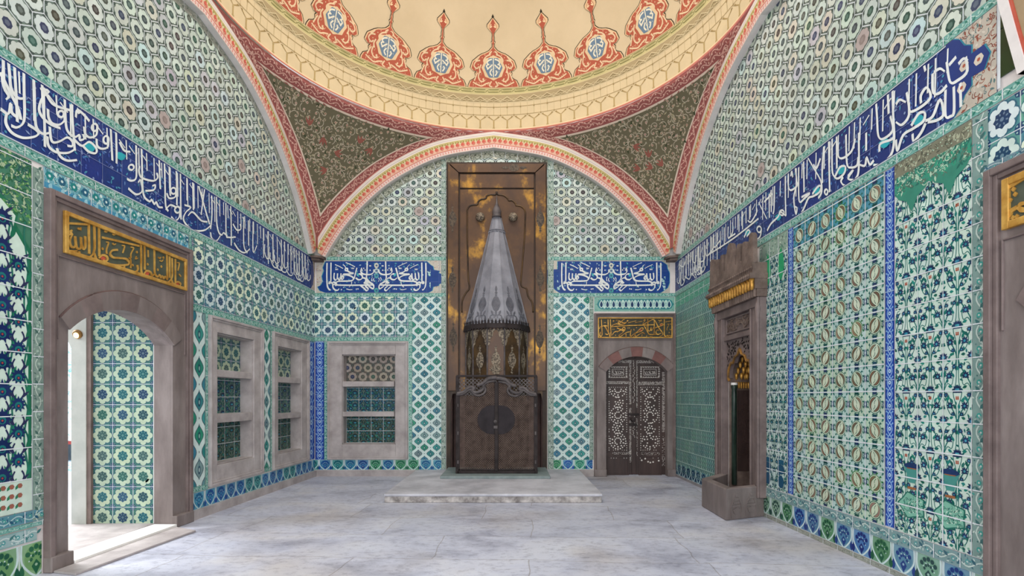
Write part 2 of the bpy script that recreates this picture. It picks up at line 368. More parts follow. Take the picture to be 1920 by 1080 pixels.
def quatrefield(A, u0, u1, v0, v1, ou, ov, pu, pv, seed, dark=0):
    rng = random.Random(seed); A.rect(u0, u1, v0, v1); A.box(u0, u1, v0, v1, GROUT, .0024)
    for j in range(int((v0-ov)/pv)-2, int((v1-ov)/pv)+3):
        for i in range(int((u0-ou)/pu)-2, int((u1-ou)/pu)+3):
            x, y = ou+i*pu, ov+j*pv
            if u0-pu < x < u1+pu and v0-pv < y < v1+pv: quatre(A, x, y, pu, pv, rng, dark)
def ogee(A, u0, u1, v0, v1, ou, pu, pv, seed, tint=None):
    """white ogee trellis with pointed blue-green leaves in its cells"""
    rng = random.Random(seed); A.rect(u0, u1, v0, v1); A.box(u0, u1, v0, v1, tint or (128, 176, 170), .0026)
    for j in range(int((v1-v0)/pv)*2+4):
        for i in range(int((u1-u0)/pu)+4):
            x = ou+(i-1)*pu+(j % 2)*pu/2; y = v0+(j-1)*pv/2
            P = [(x+.5*pu*math.sin(t*math.pi/10)**1.5*sg, y-.5*pv+pv*t/10) for sg, ts in ((1, range(11)), (-1, range(9, 0, -1))) for t in ts]
            A.poly([(x+(a-x)*.97, y+(b-y)*.97) for a, b in P], (206, 226, 222), .0032)
            A.poly([(x+(a-x)*.66, y+(b-y)*.66) for a, b in P], (72, 92, 104), .0038)
            c = vary(rng.choice([(50, 142, 138), (44, 124, 136), (96, 144, 150), (120, 150, 152), (44, 140, 116), (58, 128, 150)]), rng, 12)
            A.poly([(x+(a-x)*.57, y+(b-y)*.57) for a, b in P], c, .0044)
            k = mix(c, (16, 52, 78), .7)
            A.disc(x, y-.03*pv, pu*.10, k, .005, 8, pv*.14); A.disc(x, y-.03*pv, pu*.05, mix(c, WHT, .6), .0056, 6, pv*.07)
            A.stroke([(x, y+pv*.34), (x, y+pv*.1)], pu*.03, k, .005, smooth=False)
            A.disc(x, y+.5*pv, pu*.035, (92, 84, 96), .005, 6)
def vine(A, P, wd, amp, per, rng, base, stem, leaf, flower, w=.003, ends=0, tile=.24, grout=GROUT):
    """a border strip along the polyline P: waving stem with leaves and buds between dark edge lines, cut into tiles"""
    L = [0]
    for a, b in zip(P, P[1:]): L.append(L[-1]+math.hypot(b[0]-a[0], b[1]-a[1]))
    T = L[-1]
    def at(s, o):
        s = max(0, min(T, s)); k = 0
        while k < len(L)-2 and L[k+1] < s: k += 1
        f = (s-L[k])/((L[k+1]-L[k]) or 1); a, b = P[k], P[k+1]; dx, dy = b[0]-a[0], b[1]-a[1]; l = math.hypot(dx, dy) or 1
        return (a[0]+dx*f-dy/l*o, a[1]+dy*f+dx/l*o)
    n = max(1, int(T/.06)); h = wd/2
    for k in range(n):
        s0, s1 = T*k/n, T*(k+1)/n
        A.poly([at(s0, -h), at(s1, -h), at(s1, h), at(s0, h)], vary(base, rng, 4) if k % 4 == 0 else base, w)
        for o in (-1, 1): A.poly([at(s0, o*h*.99), at(s1, o*h*.99), at(s1, o*h*.84), at(s0, o*h*.84)], mix(stem, leaf, .5), w+.0006)
    m = max(2, int(T/per*10)); Q = [at(T*k/m, amp*h*math.sin(2*math.pi*k/10)) for k in range(m+1)]
    A.stroke(Q, wd*.09, stem, w+.0012, smooth=False)
    for k in range(int(T/per*2)+1):
        s = per*(k+.5)/2; sg = 1 if k % 2 == 0 else -1
        if s > T: break
        x, y = at(s, -sg*amp*h*.25); x2, y2 = at(min(T, s+.02), -sg*amp*h*.25); an = math.atan2(y2-y, x2-x)
        A.disc(x, y, wd*.17, flower, w+.0018, 7); A.disc(x, y, wd*.07, stem, w+.0024, 5)
        x, y = at(s+per*.2, 0); A.leaf(x, y, wd*.5, wd*.11, an+sg*.7, leaf, w+.0018, 4)
        x, y = at(s-per*.1, sg*h*.25); A.leaf(x, y, wd*.36, wd*.08, an-sg*.8, mix(leaf, stem, .5), w+.0018, 4)
    for k in range(int(T/wd*9)):
        s = rng.uniform(0, T); o = rng.uniform(-h*.75, h*.75); x, y = at(s, o); c = rng.choice((stem, leaf, flower, mix(leaf, base, .4)))
        if rng.random() < .6: A.leaf(x, y, wd*.26, wd*.055, rng.uniform(0, 6.28), c, w+.0009, 3)
        else: A.disc(x, y, wd*.06, c, w+.0009, 5)
    s = 0
    while tile and s < T:
        A.poly([at(s-.004, -h), at(s+.004, -h), at(s+.004, h), at(s-.004, h)], grout, w+.003); s += tile
    return at
def skirting(A, u0, u1, v0, v1, ou, pu, seed, pal=None):
    """base tiles, each a palmette fan of dark petals under a white arch"""
    rng = random.Random(seed); A.rect(u0, u1, v0, v1); A.box(u0, u1, v0, v1, GROUT, .0024); h = v1-v0
    for i in range(int((u1-u0)/pu)+3):
        x = ou+(i-.5)*pu
        bgc, pe = rng.choice(pal or [((58, 128, 168), (20, 70, 140)), ((60, 136, 164), (22, 84, 136)), ((56, 140, 138), (18, 88, 104)), ((70, 150, 110), (24, 100, 76)), ((66, 120, 170), (28, 60, 130))])
        bgc = vary(bgc, rng, 10); pe = vary(pe, rng, 8); wh = (196, 216, 216)
        A.box(x-pu*.485, x+pu*.485, v0+h*.02, v1-h*.02, mix(bgc, wh, .25), .003)
        for sg in (-1, 1):
            A.stroke([(x+sg*pu*.44, v1), (x+sg*pu*.43, v0+h*.5), (x+sg*pu*.2, v0+h*.16), (x, v0)], pu*.06, wh, .0036)
            A.leaf(x+sg*pu*.46, v0+h*.02, h*.4, pu*.09, math.pi/2+sg*.1, pe, .0042)
        A.disc(x, v0+h*.56, pu*.36, bgc, .0036, 14, h*.40)
        for a in (-60, -30, 0, 30, 60):
            t = R_(90-a); A.disc(x+pu*.29*math.cos(t), v0+h*.5+h*.36*math.sin(t), pu*.075, pe, .0042, 8, h*.085, t-math.pi/2)
        for a in (-70, -35, 0, 35, 70):
            t = R_(90-a); A.disc(x+pu*.16*math.cos(t), v0+h*.44+h*.22*math.sin(t), pu*.05, pe, .0042, 6, h*.06)
            A.disc(x+pu*.22*math.cos(t+.2), v0+h*.44+h*.28*math.sin(t+.2), pu*.024, wh, .0048, 5)
        A.poly([(x, v0+h*.05), (x+pu*.14, v0+h*.32), (x, v0+h*.5), (x-pu*.14, v0+h*.32)], pe, .0042); A.disc(x, v0+h*.34, pu*.045, mix(bgc, wh, .5), .0048, 6)
def bluestrip(A, u0, u1, v0, v1, seed):
    rng = random.Random(seed); A.rect(u0, u1, v0, v1); W = u1-u0; A.box(u0, u1, v0, v1, (40, 78, 168), .0026)
    for x in (u0+W*.06, u1-W*.06): A.stroke([(x, v0), (x, v1)], W*.1, (24, 52, 132), .0034, smooth=False)
    n = int((v1-v0)/(W*.9)); p = (v1-v0)/n; m = n*10; x = (u0+u1)/2
    for sg in (-1, 1): A.stroke([(x+sg*W*.26*math.sin(math.pi*k/10), v0+(v1-v0)*k/m) for k in range(m+1)], W*.07, (150, 184, 220), .0034, smooth=False)
    for k in range(n):
        y = v0+p*(k+.5); A.lobes(x, y, W*.17, 6, .3, (176, 206, 228), .004, 18); A.disc(x, y, W*.06, (28, 60, 140), .0046, 6)
        for sg in (-1, 1): A.disc(x+sg*W*.33, y+p*.5, W*.08, (132, 172, 214), .004, 6); A.leaf(x+sg*W*.1, y+p*.3, W*.3, W*.06, R_(90-sg*50), (120, 164, 210), .004, 3)
    t = v0
    while t < v1: A.box(u0, u1, t-.004, t+.004, (150, 176, 210), .0052); t += .26
def swirlfield(A, u0, u1, v0, v1, ou, ov, pu, pv, seed):
    """tiles with a ring holding two brown crescents, dark rosettes where four tiles meet"""
    rng = random.Random(seed); A.rect(u0, u1, v0, v1); A.box(u0, u1, v0, v1, (196, 214, 204), .0024); G = (36, 96, 88)
    for j in range(int((v0-ov)/pv)-1, int((v1-ov)/pv)+2):
        for i in range(int((u0-ou)/pu)-1, int((u1-ou)/pu)+2):
            x, y = ou+i*pu, ov+j*pv
            if not (u0-pu < x < u1+pu and v0-pv < y < v1+pv): continue
            bl = y > v1-pv*.98
            wh = vary((74, 140, 160) if bl else rng.choice([(178, 204, 194), (172, 198, 194), (180, 204, 182)]), rng, 6)
            A.box(x-pu*.485, x+pu*.485, y-pv*.485, y+pv*.485, wh, .003)
            g = vary(G if rng.random() > .1 else (28, 110, 56), rng, 12)
            for q in range(12):      # scrolling stems and small leaves round the ring
                a = 2*math.pi*q/12+.13; A.leaf(x+pu*.35*math.cos(a), y+pv*.35*math.sin(a), pu*.15, pu*.032, a+.9, g, .0036, 3)
                A.disc(x+pu*.43*math.cos(a+.1), y+pv*.43*math.sin(a+.1), pu*.026, vary(g, rng, 12), .0036, 5)
            A.ringp(x, y, pu*.345, pu*.31, g, .0042, 18)
            wi = vary((196, 208, 184), rng, 6); A.disc(x, y, pu*.318, wi, .0042, 18)
            b = vary(rng.choice([(122, 96, 76), (136, 110, 92), (112, 92, 74)]), rng, 8); mir_ = 1 if rng.random() < .55 else -1; a0 = 1.25
            for t in (0, math.pi):
                def cres(k0, th, sh):
                    o = []; n_ = []
                    for k in range(11):
                        q = k/10; aa = mir_*(a0+k0+(3.0-2*k0)*q)+t; h_ = th*math.sin(math.pi*q**.75)**.8
                        o.append((x+pu*(.285-sh)*math.cos(aa), y+pv*(.285-sh)*math.sin(aa))); n_.append((x+pu*(.285-sh-h_)*math.cos(aa), y+pv*(.285-sh-h_)*math.sin(aa)))
                    return o+n_[::-1][1:-1]
                A.poly(cres(0, .128, 0), g, .0048); A.poly(cres(.14, .094, .015), b, .0054)
                A.stroke([(x+pu*.02*math.cos(mir_*(a0+.9)+t), y+pv*.02*math.sin(mir_*(a0+.9)+t)), (x+pu*.10*math.cos(mir_*(a0+.4)+t), y+pv*.10*math.sin(mir_*(a0+.4)+t)), (x+pu*.2*math.cos(mir_*(a0-.05)+t), y+pv*.2*math.sin(mir_*(a0-.05)+t))], pu*.022, g, .0054, 3)
    for j in range(int((v0-ov)/pv)-1, int((v1-ov)/pv)+2):
        for i in range(int((u0-ou)/pu)-1, int((u1-ou)/pu)+2):
            x, y = ou+i*pu, ov+j*pv
            d = vary(rng.choice([(24, 62, 82), (38, 58, 92), (22, 74, 70)]), rng, 8)
            X, Y = x, y+pv/2
            A.lobes(X, Y, pu*.14, 6, .3, d, .006, 18); A.disc(X, Y, pu*.05, mix(d, TEAL, .5), .0066, 6)
            d = vary((50, 70, 100), rng, 10); X, Y = x+pu/2, y
            A.lobes(X, Y, pu*.13, 6, .3, d, .006, 18, 0, .8, 1.1); A.disc(X, Y, pu*.055, (150, 176, 176), .0066, 6)
            X, Y = x+pu/2, y+pv/2
            for q in range(4): A.leaf(X, Y, pu*.2, pu*.045, R_(45+90*q), (44, 112, 104), .0054, 3)
            A.box(X-.0042, X+.0042, Y-pv, Y, GROUT, .0072); A.box(X-pu, X, Y-.0055, Y+.0055, GROUT, .0072)
            if rng.random() < .25: A.disc(X+rng.uniform(-.1, .1), Y, rng.uniform(.008, .018), GROUT, .0078, 7, .01)
def arabesque(A, u0, u1, v0, v1, seed, cols, ground, pv=.5, dens=1.0, green=(24, 106, 100), navy=(32, 52, 88), red=True, thick=1.0, grout=True, tw=.25, th=.24):
    """mirrored climbing stems with curling tendrils, spiky blossoms, buds and leaves"""
    rng = random.Random(seed); A.rect(u0, u1, v0, v1); A.box(u0, u1, v0, v1, ground, .0026); W = (u1-u0)/cols
    for c in range(cols):
        xc = u0+W*(c+.5)
        for k in range(int((v1-v0)/.24)+1):      # tone of single tiles
            for h in (0, 1):
                if rng.random() < .5: A.box(xc-W/2+h*W/2, xc+h*W/2, v0+k*th, v0+(k+1)*th, vary(ground, rng, 7), .003)
        n = max(1, round((v1-v0)/pv)); p = (v1-v0)/n; r = W*.5
        for sg in (-1, 1):
            S = []
            for k in range(n*8+1):
                S.append((xc+sg*r*(.5-.44*math.cos(2*math.pi*k/8)), v0+p*k/8))
            A.stroke(S, .013*thick, green, .0036, 4)
            for k in range(n):
                y = v0+p*k
                def q(a, b): return (xc+sg*r*a, y+p*b)
                for (P, wd) in (([q(.2, .1), q(.5, .12), q(.75, .26), q(.62, .38), q(.42, .32), q(.5, .22)], .009), ([q(.94, .5), q(.7, .6), q(.4, .58), q(.3, .72), q(.5, .8), q(.62, .7)], .009),
                                ([q(.06, 0), q(.1, .25), q(.3, .45), q(.1, .62), q(.06, .95)], .009), ([q(.9, .55), q(.96, .75), q(.8, .9), q(.6, .92)], .008)):
                    A.stroke(P, wd*thick, green, .0036, 4)
                for (a, b, s) in ((.5, .25, 1.0), (.58, .72, 1.0), (.06, .5, 1.15), (.94, .02, 1.1), (.22, .86, .7), (.8, .42, .7), (.3, .12, .6), (.78, .84, .65)):
                    x, yy = q(a, b); s *= .036*thick
                    if x < u0 or x > u1: continue
                    cc = vary(navy, rng, 8)
                    for t in range(7):
                        an = R_(90+(t-3)*42); A.leaf(x, yy, s*1.35, s*.3, an, cc, .0048, 3)
                    A.disc(x, yy, s*.8, cc, .0048, 8); A.disc(x, yy, s*.4, vary((60, 140, 160), rng, 20), .0054, 6)
                for (a, b, an, l) in ((.3, .3, 60, .9), (.72, .32, 120, 1), (.2, .7, 40, .9), (.66, .56, 200, .8), (.9, .7, 100, 1), (.12, .2, 80, .8), (.45, .95, 20, .8), (.4, .48, 150, .8), (.84, .2, 40, .8), (.55, .05, 170, .7), (.1, .8, 110, .7)):
                    x, yy = q(a, b); t = an if sg > 0 else 180-an
                    A.leaf(x, yy, .075*thick*l, .016*thick, R_(t+rng.uniform(-15, 15)), vary(rng.choice([green, (30, 124, 112), (26, 96, 84)]), rng, 10), .0042, 4)
                if red:
                    x, yy = q(.06, .36); A.disc(x, yy, .010*thick, (170, 70, 44), .0054, 6); A.disc(x, yy+.013, .007, (170, 70, 44), .0054, 5)
    for _ in range(int((u1-u0)*(v1-v0)*160)):
        x, y = rng.uniform(u0, u1), rng.uniform(v0, v1); A.leaf(x, y, .035, .008, rng.uniform(0, 6.28), vary(green, rng, 14), .0033, 3)
    if grout:
        x = u0
        while x < u1: A.box(x-.0035, x+.0035, v0, v1, GROUT, .0066); x += tw
        y = v0
        while y < v1: A.box(u0, u1, y-.004, y+.004, GROUT, .0066); y += th
def smalltiles(A, u0, u1, v0, v1, seed):
    """small repeating teal buds in rows"""
    rng = random.Random(seed); A.rect(u0, u1, v0, v1); A.box(u0, u1, v0, v1, (196, 210, 206), .0024); pv = .222; pu = .236
    j = 0; y = v0
    while y < v1:
        x = u0-(.12 if j % 2 else 0)
        while x < u1:
            g = vary(rng.choice([(96, 146, 140), (88, 138, 136), (106, 152, 138)]), rng, 8); A.box(x+.004, x+pu-.004, y+.004, y+pv-.004, g, .003)
            for a in range(3):
                for b in range(3):
                    X, Y = x+pu*(a+.5)/3, y+pv*(b+.5)/3
                    A.stroke([(X-pu*.15, Y-.025), (X-.01, Y+.03), (X+pu*.15, Y-.025)], .009, (168, 200, 190), .0036, 3)
                    A.leaf(X, Y-.026, .055, .014, R_(90), (26, 66, 82), .0042, 3); A.disc(X+pu/6, Y+.02, .009, (40, 108, 96), .0042, 5)
            x += pu
        y += pv; j += 1
def cloud(A, u0, u1, v0, v1, seed, n=None, cols=None, r=.018, w=.0036):
    """scatter of tiny leaves, buds and stems over a coloured ground"""
    rng = random.Random(seed); n = n or int((u1-u0)*(v1-v0)*420)
    for _ in range(n):
        x, y = rng.uniform(u0, u1), rng.uniform(v0, v1); c = rng.choice(cols); k = rng.random()
        if k < .35: A.leaf(x, y, r*2.6, r*.5, rng.uniform(0, 6.28), c, w, 3)
        elif k < .6: A.disc(x, y, r*.7, c, w, 6); A.disc(x, y, r*.3, cols[0], w+.0006, 5)
        else:
            a = rng.uniform(0, 6.28); q = rng.choice((-1, 1)); A.stroke([(x+r*2*math.cos(a+q*t*.9)*(.4+t*.2), y+r*2*math.sin(a+q*t*.9)*(.4+t*.2)) for t in range(4)], r*.35, c, w, 3)
def gridlines(A, u0, u1, v0, v1, du, dv, col, w=.0076, t=.0042):
    rg = random.Random(int(u0*100))
    for _ in range(int((u1-u0)*(v1-v0)*30) if t > .004 else 0):      # lumps of grout where the joints were filled by hand
        i, j = rg.randrange(int((u1-u0)/du)+1), rg.randrange(int((v1-v0)/dv)+1); x, y = (u0+i*du, rg.uniform(v0, v1)) if rg.random() < .5 else (rg.uniform(u0, u1), v0+j*dv)
        A.disc(x, y, rg.uniform(.006, .016), col, w, 7, rg.uniform(.005, .011))
    x = u0
    while x <= u1: A.box(x-t, x+t, v0, v1, col, w); x += du
    y = v0+dv
    while y < v1-.02: A.box(u0, u1, y-t, y+t, col, w); y += dv
# ------------------------------------------------------------------ the setting
MB().box(-12, 5, -4, 12, FLOOR-.2, FLOOR).build('floor', 'floor', label='worn pale grey marble flagstone floor of the hall', kind='structure')
def shell(name, f, u0, u1, v0, v1, holes, thick, label):
    us = sorted({u0, u1, *[h[k] for h in holes for k in (0, 1)]}); vv = sorted({v0, v1, *[h[k] for h in holes for k in (2, 3)]})
    m = MB()
    for a, b in zip(us, us[1:]):
        for c, d in zip(vv, vv[1:]):
            x, y = (a+b)/2, (c+d)/2
            if not any(h[0] < x < h[1] and h[2] < y < h[3] for h in holes): m.wbox(f, a, b, c, d, -thick, 0)
    o = m.build(name, 'plaster', None, label, kind='structure'); return o
# openings (u0, u1, v0, v1)
L_DOOR = (4.80, 6.30, FLOOR, 2.46)
L_N1 = (7.15, 8.096, .585, 2.40); L_N2 = (8.87, 9.787, .55, 2.385)
b = lambda x, y: uvb(x, y)
B_NI = (*[b(x, 0)[0] for x in (642, 742)], b(0, 833)[1], b(0, 665)[1])
B_DR = (b(1132, 0)[0], b(1254.5, 0)[0], FLOOR, b(0, 664)[1])
B_FP = (b(846, 0)[0], b(1017, 0)[0], FLOOR, b(0, 738)[1])
R_FN = (7.05, 7.93, FLOOR, 2.36)
R_DR = (1.9, 3.38, FLOOR, 2.45)
WL = shell('wall_left', fleft, -4, D, FLOOR, 7.2, [L_DOOR, L_N1, L_N2], .2, 'left wall clad in blue and green patterned tiles')
WB = shell('wall_back', fback, -4.2, 3.6, FLOOR, 7.2, [B_NI, B_DR, B_FP], .3, 'back wall clad in patterned tiles behind the tall brass fireplace')
WR = shell('wall_right', fright, -4, D, FLOOR, 7.2, [R_FN, R_DR], .5, 'right wall clad in patterned tiles behind the wall fountain')
# ---- domed ceiling
XC, YC, ZR, DR = -.36, 6.75, 6.78, 3.5755
AW = .10                                                          # the arches stand this far in front of the tiles
PROF = crom([(0, 0), (.99, .165), (1.734, .49), (2.31, .89), (2.90, 1.50), (3.33, 2.16), (3.50, 2.5)], 8)
PROF = PROF[:41]
V_AP = 6.45
def acurve(off):
    """half arch, foot to apex, moved outward by off: (distance from the centre line, height)"""
    out = []
    for k, (x, y) in enumerate(PROF):
        a = PROF[max(0, k-1)]; c = PROF[min(len(PROF)-1, k+1)]; dx, dy = c[0]-a[0], -(c[1]-a[1]); l = math.hypot(dx, dy)
        nx, ny = (-dy/l, dx/l) if k else (0, 1)
        out.append((x+nx*off, V_AP-y+ny*off))
    return out[::-1]
def full(off): h = acurve(off); return [(-x, y) for x, y in h]+[(x, y) for x, y in h[::-1][1:]]
ARCH = {'back': (fback, XC, 3.476), 'left': (fleft, YC, 3.476), 'right': (fright, YC, 3.476)}
def arch(side, tname, label):
    f, c, mx = ARCH[side]
    cl = lambda p: (c+max(-mx, min(mx, p[0])), p[1])
    r = empty(tname, (0, 0, 0), label, kind='structure')
    inn, out = full(0), full(.33); m = MB()
    for k in range(len(inn)-1):
        a, bq, d, e = cl(inn[k]), cl(inn[k+1]), cl(out[k+1]), cl(out[k])
        m.prism([f(*p, 0) for p in (a, bq, d, e)], [f(*p, AW) for p in (a, bq, d, e)])
    m.build('arch_body', 'plaster', r)
    A = Art(f); rng = random.Random(len(side)); W = AW
    def band(o0, o1, col, w):
        p, q = full(o0), full(o1)
        for k in range(len(p)-1): A.poly([cl(p[k]), cl(p[k+1]), cl(q[k+1]), cl(q[k])], col, W+w)
    band(0, .012, (176, 166, 160), .001); band(.012, .075, (226, 200, 190), .001); band(.075, .088, (196, 104, 92), .002)
    band(.088, .165, (218, 176, 152), .001); band(.165, .225, (206, 194, 150), .001); band(.225, .245, (190, 176, 116), .002)
    band(.245, .33, (230, 218, 206), .001); band(.262, .285, (204, 194, 188), .002); band(.305, .315, (210, 200, 192), .002); band(.322, .33, (196, 110, 100), .002)
    def along(off, step):
        p = full(off); acc = 0; res = []
        for k in range(len(p)-1):
            a, q = p[k], p[k+1]; l = math.hypot(q[0]-a[0], q[1]-a[1]); t = step-acc
            while t <= l:
                res.append((a[0]+(q[0]-a[0])*t/l, a[1]+(q[1]-a[1])*t/l, math.atan2(q[1]-a[1], q[0]-a[0]))); t += step
            acc = (acc+l) % step
        return [(c+x, y, an) for x, y, an in res if abs(x) < mx-.03]
    for k, (x, y, an) in enumerate(along(.044, .055)):
        A.disc(x, y, .014, (206, 132, 122), W+.003, 6, .022, an); A.disc(x, y, .006, (236, 218, 206), W+.0036, 4)
    for k, (x, y, an) in enumerate(along(.125, .105)):
        A.leaf(x-.03*math.cos(an), y-.03*math.sin(an), .085, .022, an+1.1, (196, 92, 78), W+.003, 4); A.leaf(x+.03*math.cos(an), y+.03*math.sin(an), .085, .02, an+2.0, (204, 110, 92), W+.003, 4)
        A.disc(x, y, .02, (192, 84, 72), W+.0036, 7); A.disc(x, y, .008, (236, 214, 190), W+.0042, 5)
    for k, (x, y, an) in enumerate(along(.19, .105)):
        A.leaf(x, y, .06, .018, an+.5, (164, 148, 84), W+.003, 4); A.leaf(x, y, .06, .018, an+2.6, (164, 148, 84), W+.003, 4); A.disc(x, y, .013, (226, 210, 176), W+.0036, 6)
    A.build('painted_bands', r, 'paint')
    return r
arch('back', 'trim_1', 'painted cream and red arch moulding over the fireplace wall')
arch('left', 'trim_2', 'painted cream and red arch moulding above the left wall')
arch('right', 'trim_3', 'painted cream and red arch moulding above the right wall')
# ---- dome
CE = empty('ceiling', (XC, YC, ZR), 'cream painted dome with red medallions on patterned pendentives', kind='structure')
m = MB(); prof = [(DR*math.cos(R_(a)), DR*math.sin(R_(a))) for a in [0, 1.5]+list(range(3, 90, 3))+[90]]
m.lathe((XC, YC, ZR), prof, 120); m.f = m.f[:-2]; m.build('dome_shell', 'cream', CE, smooth=True)
def fdome(t, p, w=0):
    r = DR-w; return (XC+r*math.cos(p)*math.sin(t), YC+r*math.cos(p)*math.cos(t), ZR+r*math.sin(p))
A = Art(fdome); CRM = (214, 194, 156)
def dband(p0, p1, col, w, n=252):
    m_ = max(1, math.ceil((p1-p0)/1.0))
    for k in range(n):
        a, q = 2*math.pi*k/n, 2*math.pi*(k+1)/n
        for j in range(m_):
            c, d = R_(p0+(p1-p0)*j/m_), R_(p0+(p1-p0)*(j+1)/m_); A.poly([(a, c), (q, c), (q, d), (a, d)], col, w)
def dpoly(A, P, col, w, st=R_(1.5)):
    """a large outline laid on the curve of the dome in small pieces"""
    x0, x1, y0, y1 = min(p[0] for p in P), max(p[0] for p in P), min(p[1] for p in P), max(p[1] for p in P)
    for i in range(math.ceil((x1-x0)/st)):
        for j in range(math.ceil((y1-y0)/st)):
            A.rect(x0+i*st, x0+(i+1)*st, y0+j*st, y0+(j+1)*st); A.poly(P, col, w)
    A.clip = None
dband(0, 8.7, (210, 189, 150), .004); dband(0, .35, (196, 122, 104), .006); dband(.35, .7, (226, 200, 160), .006)
dband(4.75, 4.95, (164, 142, 100), .006); dband(7.2, 7.4, (164, 142, 100), .006); dband(8.5, 8.7, (204, 186, 148), .006)
dband(8.7, 10.8, (170, 150, 112), .005); dband(10.8, 11.0, (206, 186, 142), .007); dband(11.0, 13.0, (196, 182, 130), .006)
NP = 84
for k in range(NP):
    t0 = 2*math.pi*k/NP; d = 2*math.pi/NP
    q = lambda x, y: (t0+x*d, R_(y))
    for (x, y0, y1, wd, c) in ((0, .9, 3.4, .05, (176, 150, 100)), (0, 8.4, 4.9, .02, (186, 166, 124)), (.5, 4.9, 8.4, .015, (192, 172, 132))):
        A.poly([q(x-wd, y0), q(x+wd, y0), q(x+wd, y1), q(x-wd, y1)], c, .006)
    A.poly([q(-.09, .75), q(.09, .75), q(.07, 1.15), q(-.07, 1.15)], (176, 152, 104), .008)
    A.poly([q(-.07, 2.9), q(.07, 2.9), q(.05, 3.2), q(-.05, 3.2)], (186, 162, 112), .008)
    for s in (-1, 1):
        A.poly([q(0, 3.3), q(s*.08, 3.3), q(s*.38, 4.1), q(s*.34, 4.4)], (166, 140, 92), .007)
        A.poly([q(s*.3, 4.05), q(s*.47, 4.35), q(s*.30, 4.5)], (150, 126, 80), .008)
    A.poly([q(-.06, 6.95), q(.06, 6.95), q(0, 7.7)], (158, 134, 90), .008)
    A.poly([q(.44, 4.6), q(.56, 4.6), q(.5, 5.2)], (158, 134, 90), .008)
    A.poly([q(-.5, 8.7), q(0, 8.95), q(.5, 8.7), q(.42, 9.4), q(0, 10.3), q(-.42, 9.4)], (146, 128, 92), .006)
    for s in (-1, 1):
        A.poly([q(0, 10.35), q(0, 10.15), q(s*.5, 8.95), q(s*.5, 9.15)], (214, 196, 156), .008)
        A.poly([q(0, 9.5), q(0, 9.35), q(s*.5, 8.75), q(s*.5, 8.9)], (206, 188, 148), .008)
        A.poly([q(s*.5, 9.9), q(s*.5, 9.75), q(0, 8.8), q(0, 8.95)], (200, 182, 142), .0076)
    # interlocked chain
    GC = (124, 120, 70)
    for (x0, x1, y0, y1) in ((-.38, .34, 11.55, 11.75), (-.34, .38, 12.25, 12.45)): A.poly([q(x0, y0), q(x1, y0), q(x1, y1), q(x0, y1)], GC, .009)
    A.poly([q(.34, 11.6), q(.40, 11.6), q(.66, 12.4), q(.60, 12.4)], GC, .009); A.poly([q(.40, 12.25), q(.36, 12.45), q(.42, 12.1), q(.46, 12.1)], GC, .009)
    A.poly([q(-.38, 11.55), q(-.44, 11.8), q(-.40, 11.9), q(-.34, 11.75)], GC, .009)
    A.poly([q(-.3, 11.95), q(.3, 11.95), q(.3, 12.05), q(-.3, 12.05)], (176, 168, 112), .009)
A.build('painted_gallery', CE, 'paint')
# ---- medallions
YT = [(246, 0), (216, 5), (184, 10), (151, 15), (116.6, 20), (80.8, 25), (43.5, 30), (4.6, 35)]
def ph(yc):
    y = yc/3.857
    for (a, p), (b2, q) in zip(YT, YT[1:]):
        if y >= b2: return R_(p+(a-y)/(a-b2)*(q-p))
    return R_(35)
def mp(x, yc): p = ph(yc); return (x*.01036/3.857/(DR*math.cos(p)), p)
HALF = [(186, 640), (182, 620), (168, 592), (140, 575), (128, 560), (134, 535), (122, 520), (150, 514), (166, 497), (158, 470), (150, 448), (128, 428), (106, 408), (82, 392), (56, 382), (30, 368), (8, 342), (6, 318), (13, 308), (7, 297), (8, 278), (5, 260), (8, 238), (24, 220), (41, 198), (40, 180), (22, 156), (4, 132), (0, 126)]
A = Art(fdome)
full_ = [mp(x, y) for x, y in HALF]+[mp(-x, y) for x, y in HALF[::-1][1:]]
full_o = [(a*1.0+(.0032 if a > 0 else -.0032), p+.0022) for a, p in full_]
dpoly(A, full_o, (44, 36, 26), .010)
dpoly(A, full_, (214, 180, 138), .012)
def shr(k, y0): return [mp(x*k if y > 350 else x*.6, y0+(y-y0)*k if y > 350 else y+6) for x, y in HALF]
inner = shr(.95, 520); dpoly(A, inner+[(-a, p) for a, p in inner[::-1][1:]], (172, 88, 66), .014)
sp = A.v and (44, 36, 26)
A.poly([mp(0, 100), mp(9, 122), mp(3, 130), mp(-3, 130), mp(-9, 122)], sp, .013)
rng = random.Random(7)
dpoly(A, [mp(86*math.cos(t)*(1-.10*abs(math.sin(4*t))), 492-92*math.sin(t)*(1-.1*abs(math.sin(4*t)))) for t in [2*math.pi*k/40 for k in range(40)]], (216, 188, 148), .016)
dpoly(A, [mp(66*math.cos(t)*(1-.12*abs(math.sin(3*t))), 492-80*math.sin(t)*(1-.12*abs(math.sin(3*t)))) for t in [2*math.pi*k/36 for k in range(36)]], (104, 124, 142), .018)
def mst(P, wd, col, w): A.stroke([mp(*p) for p in P], wd*.01036/3.857/DR, col, w, 4)
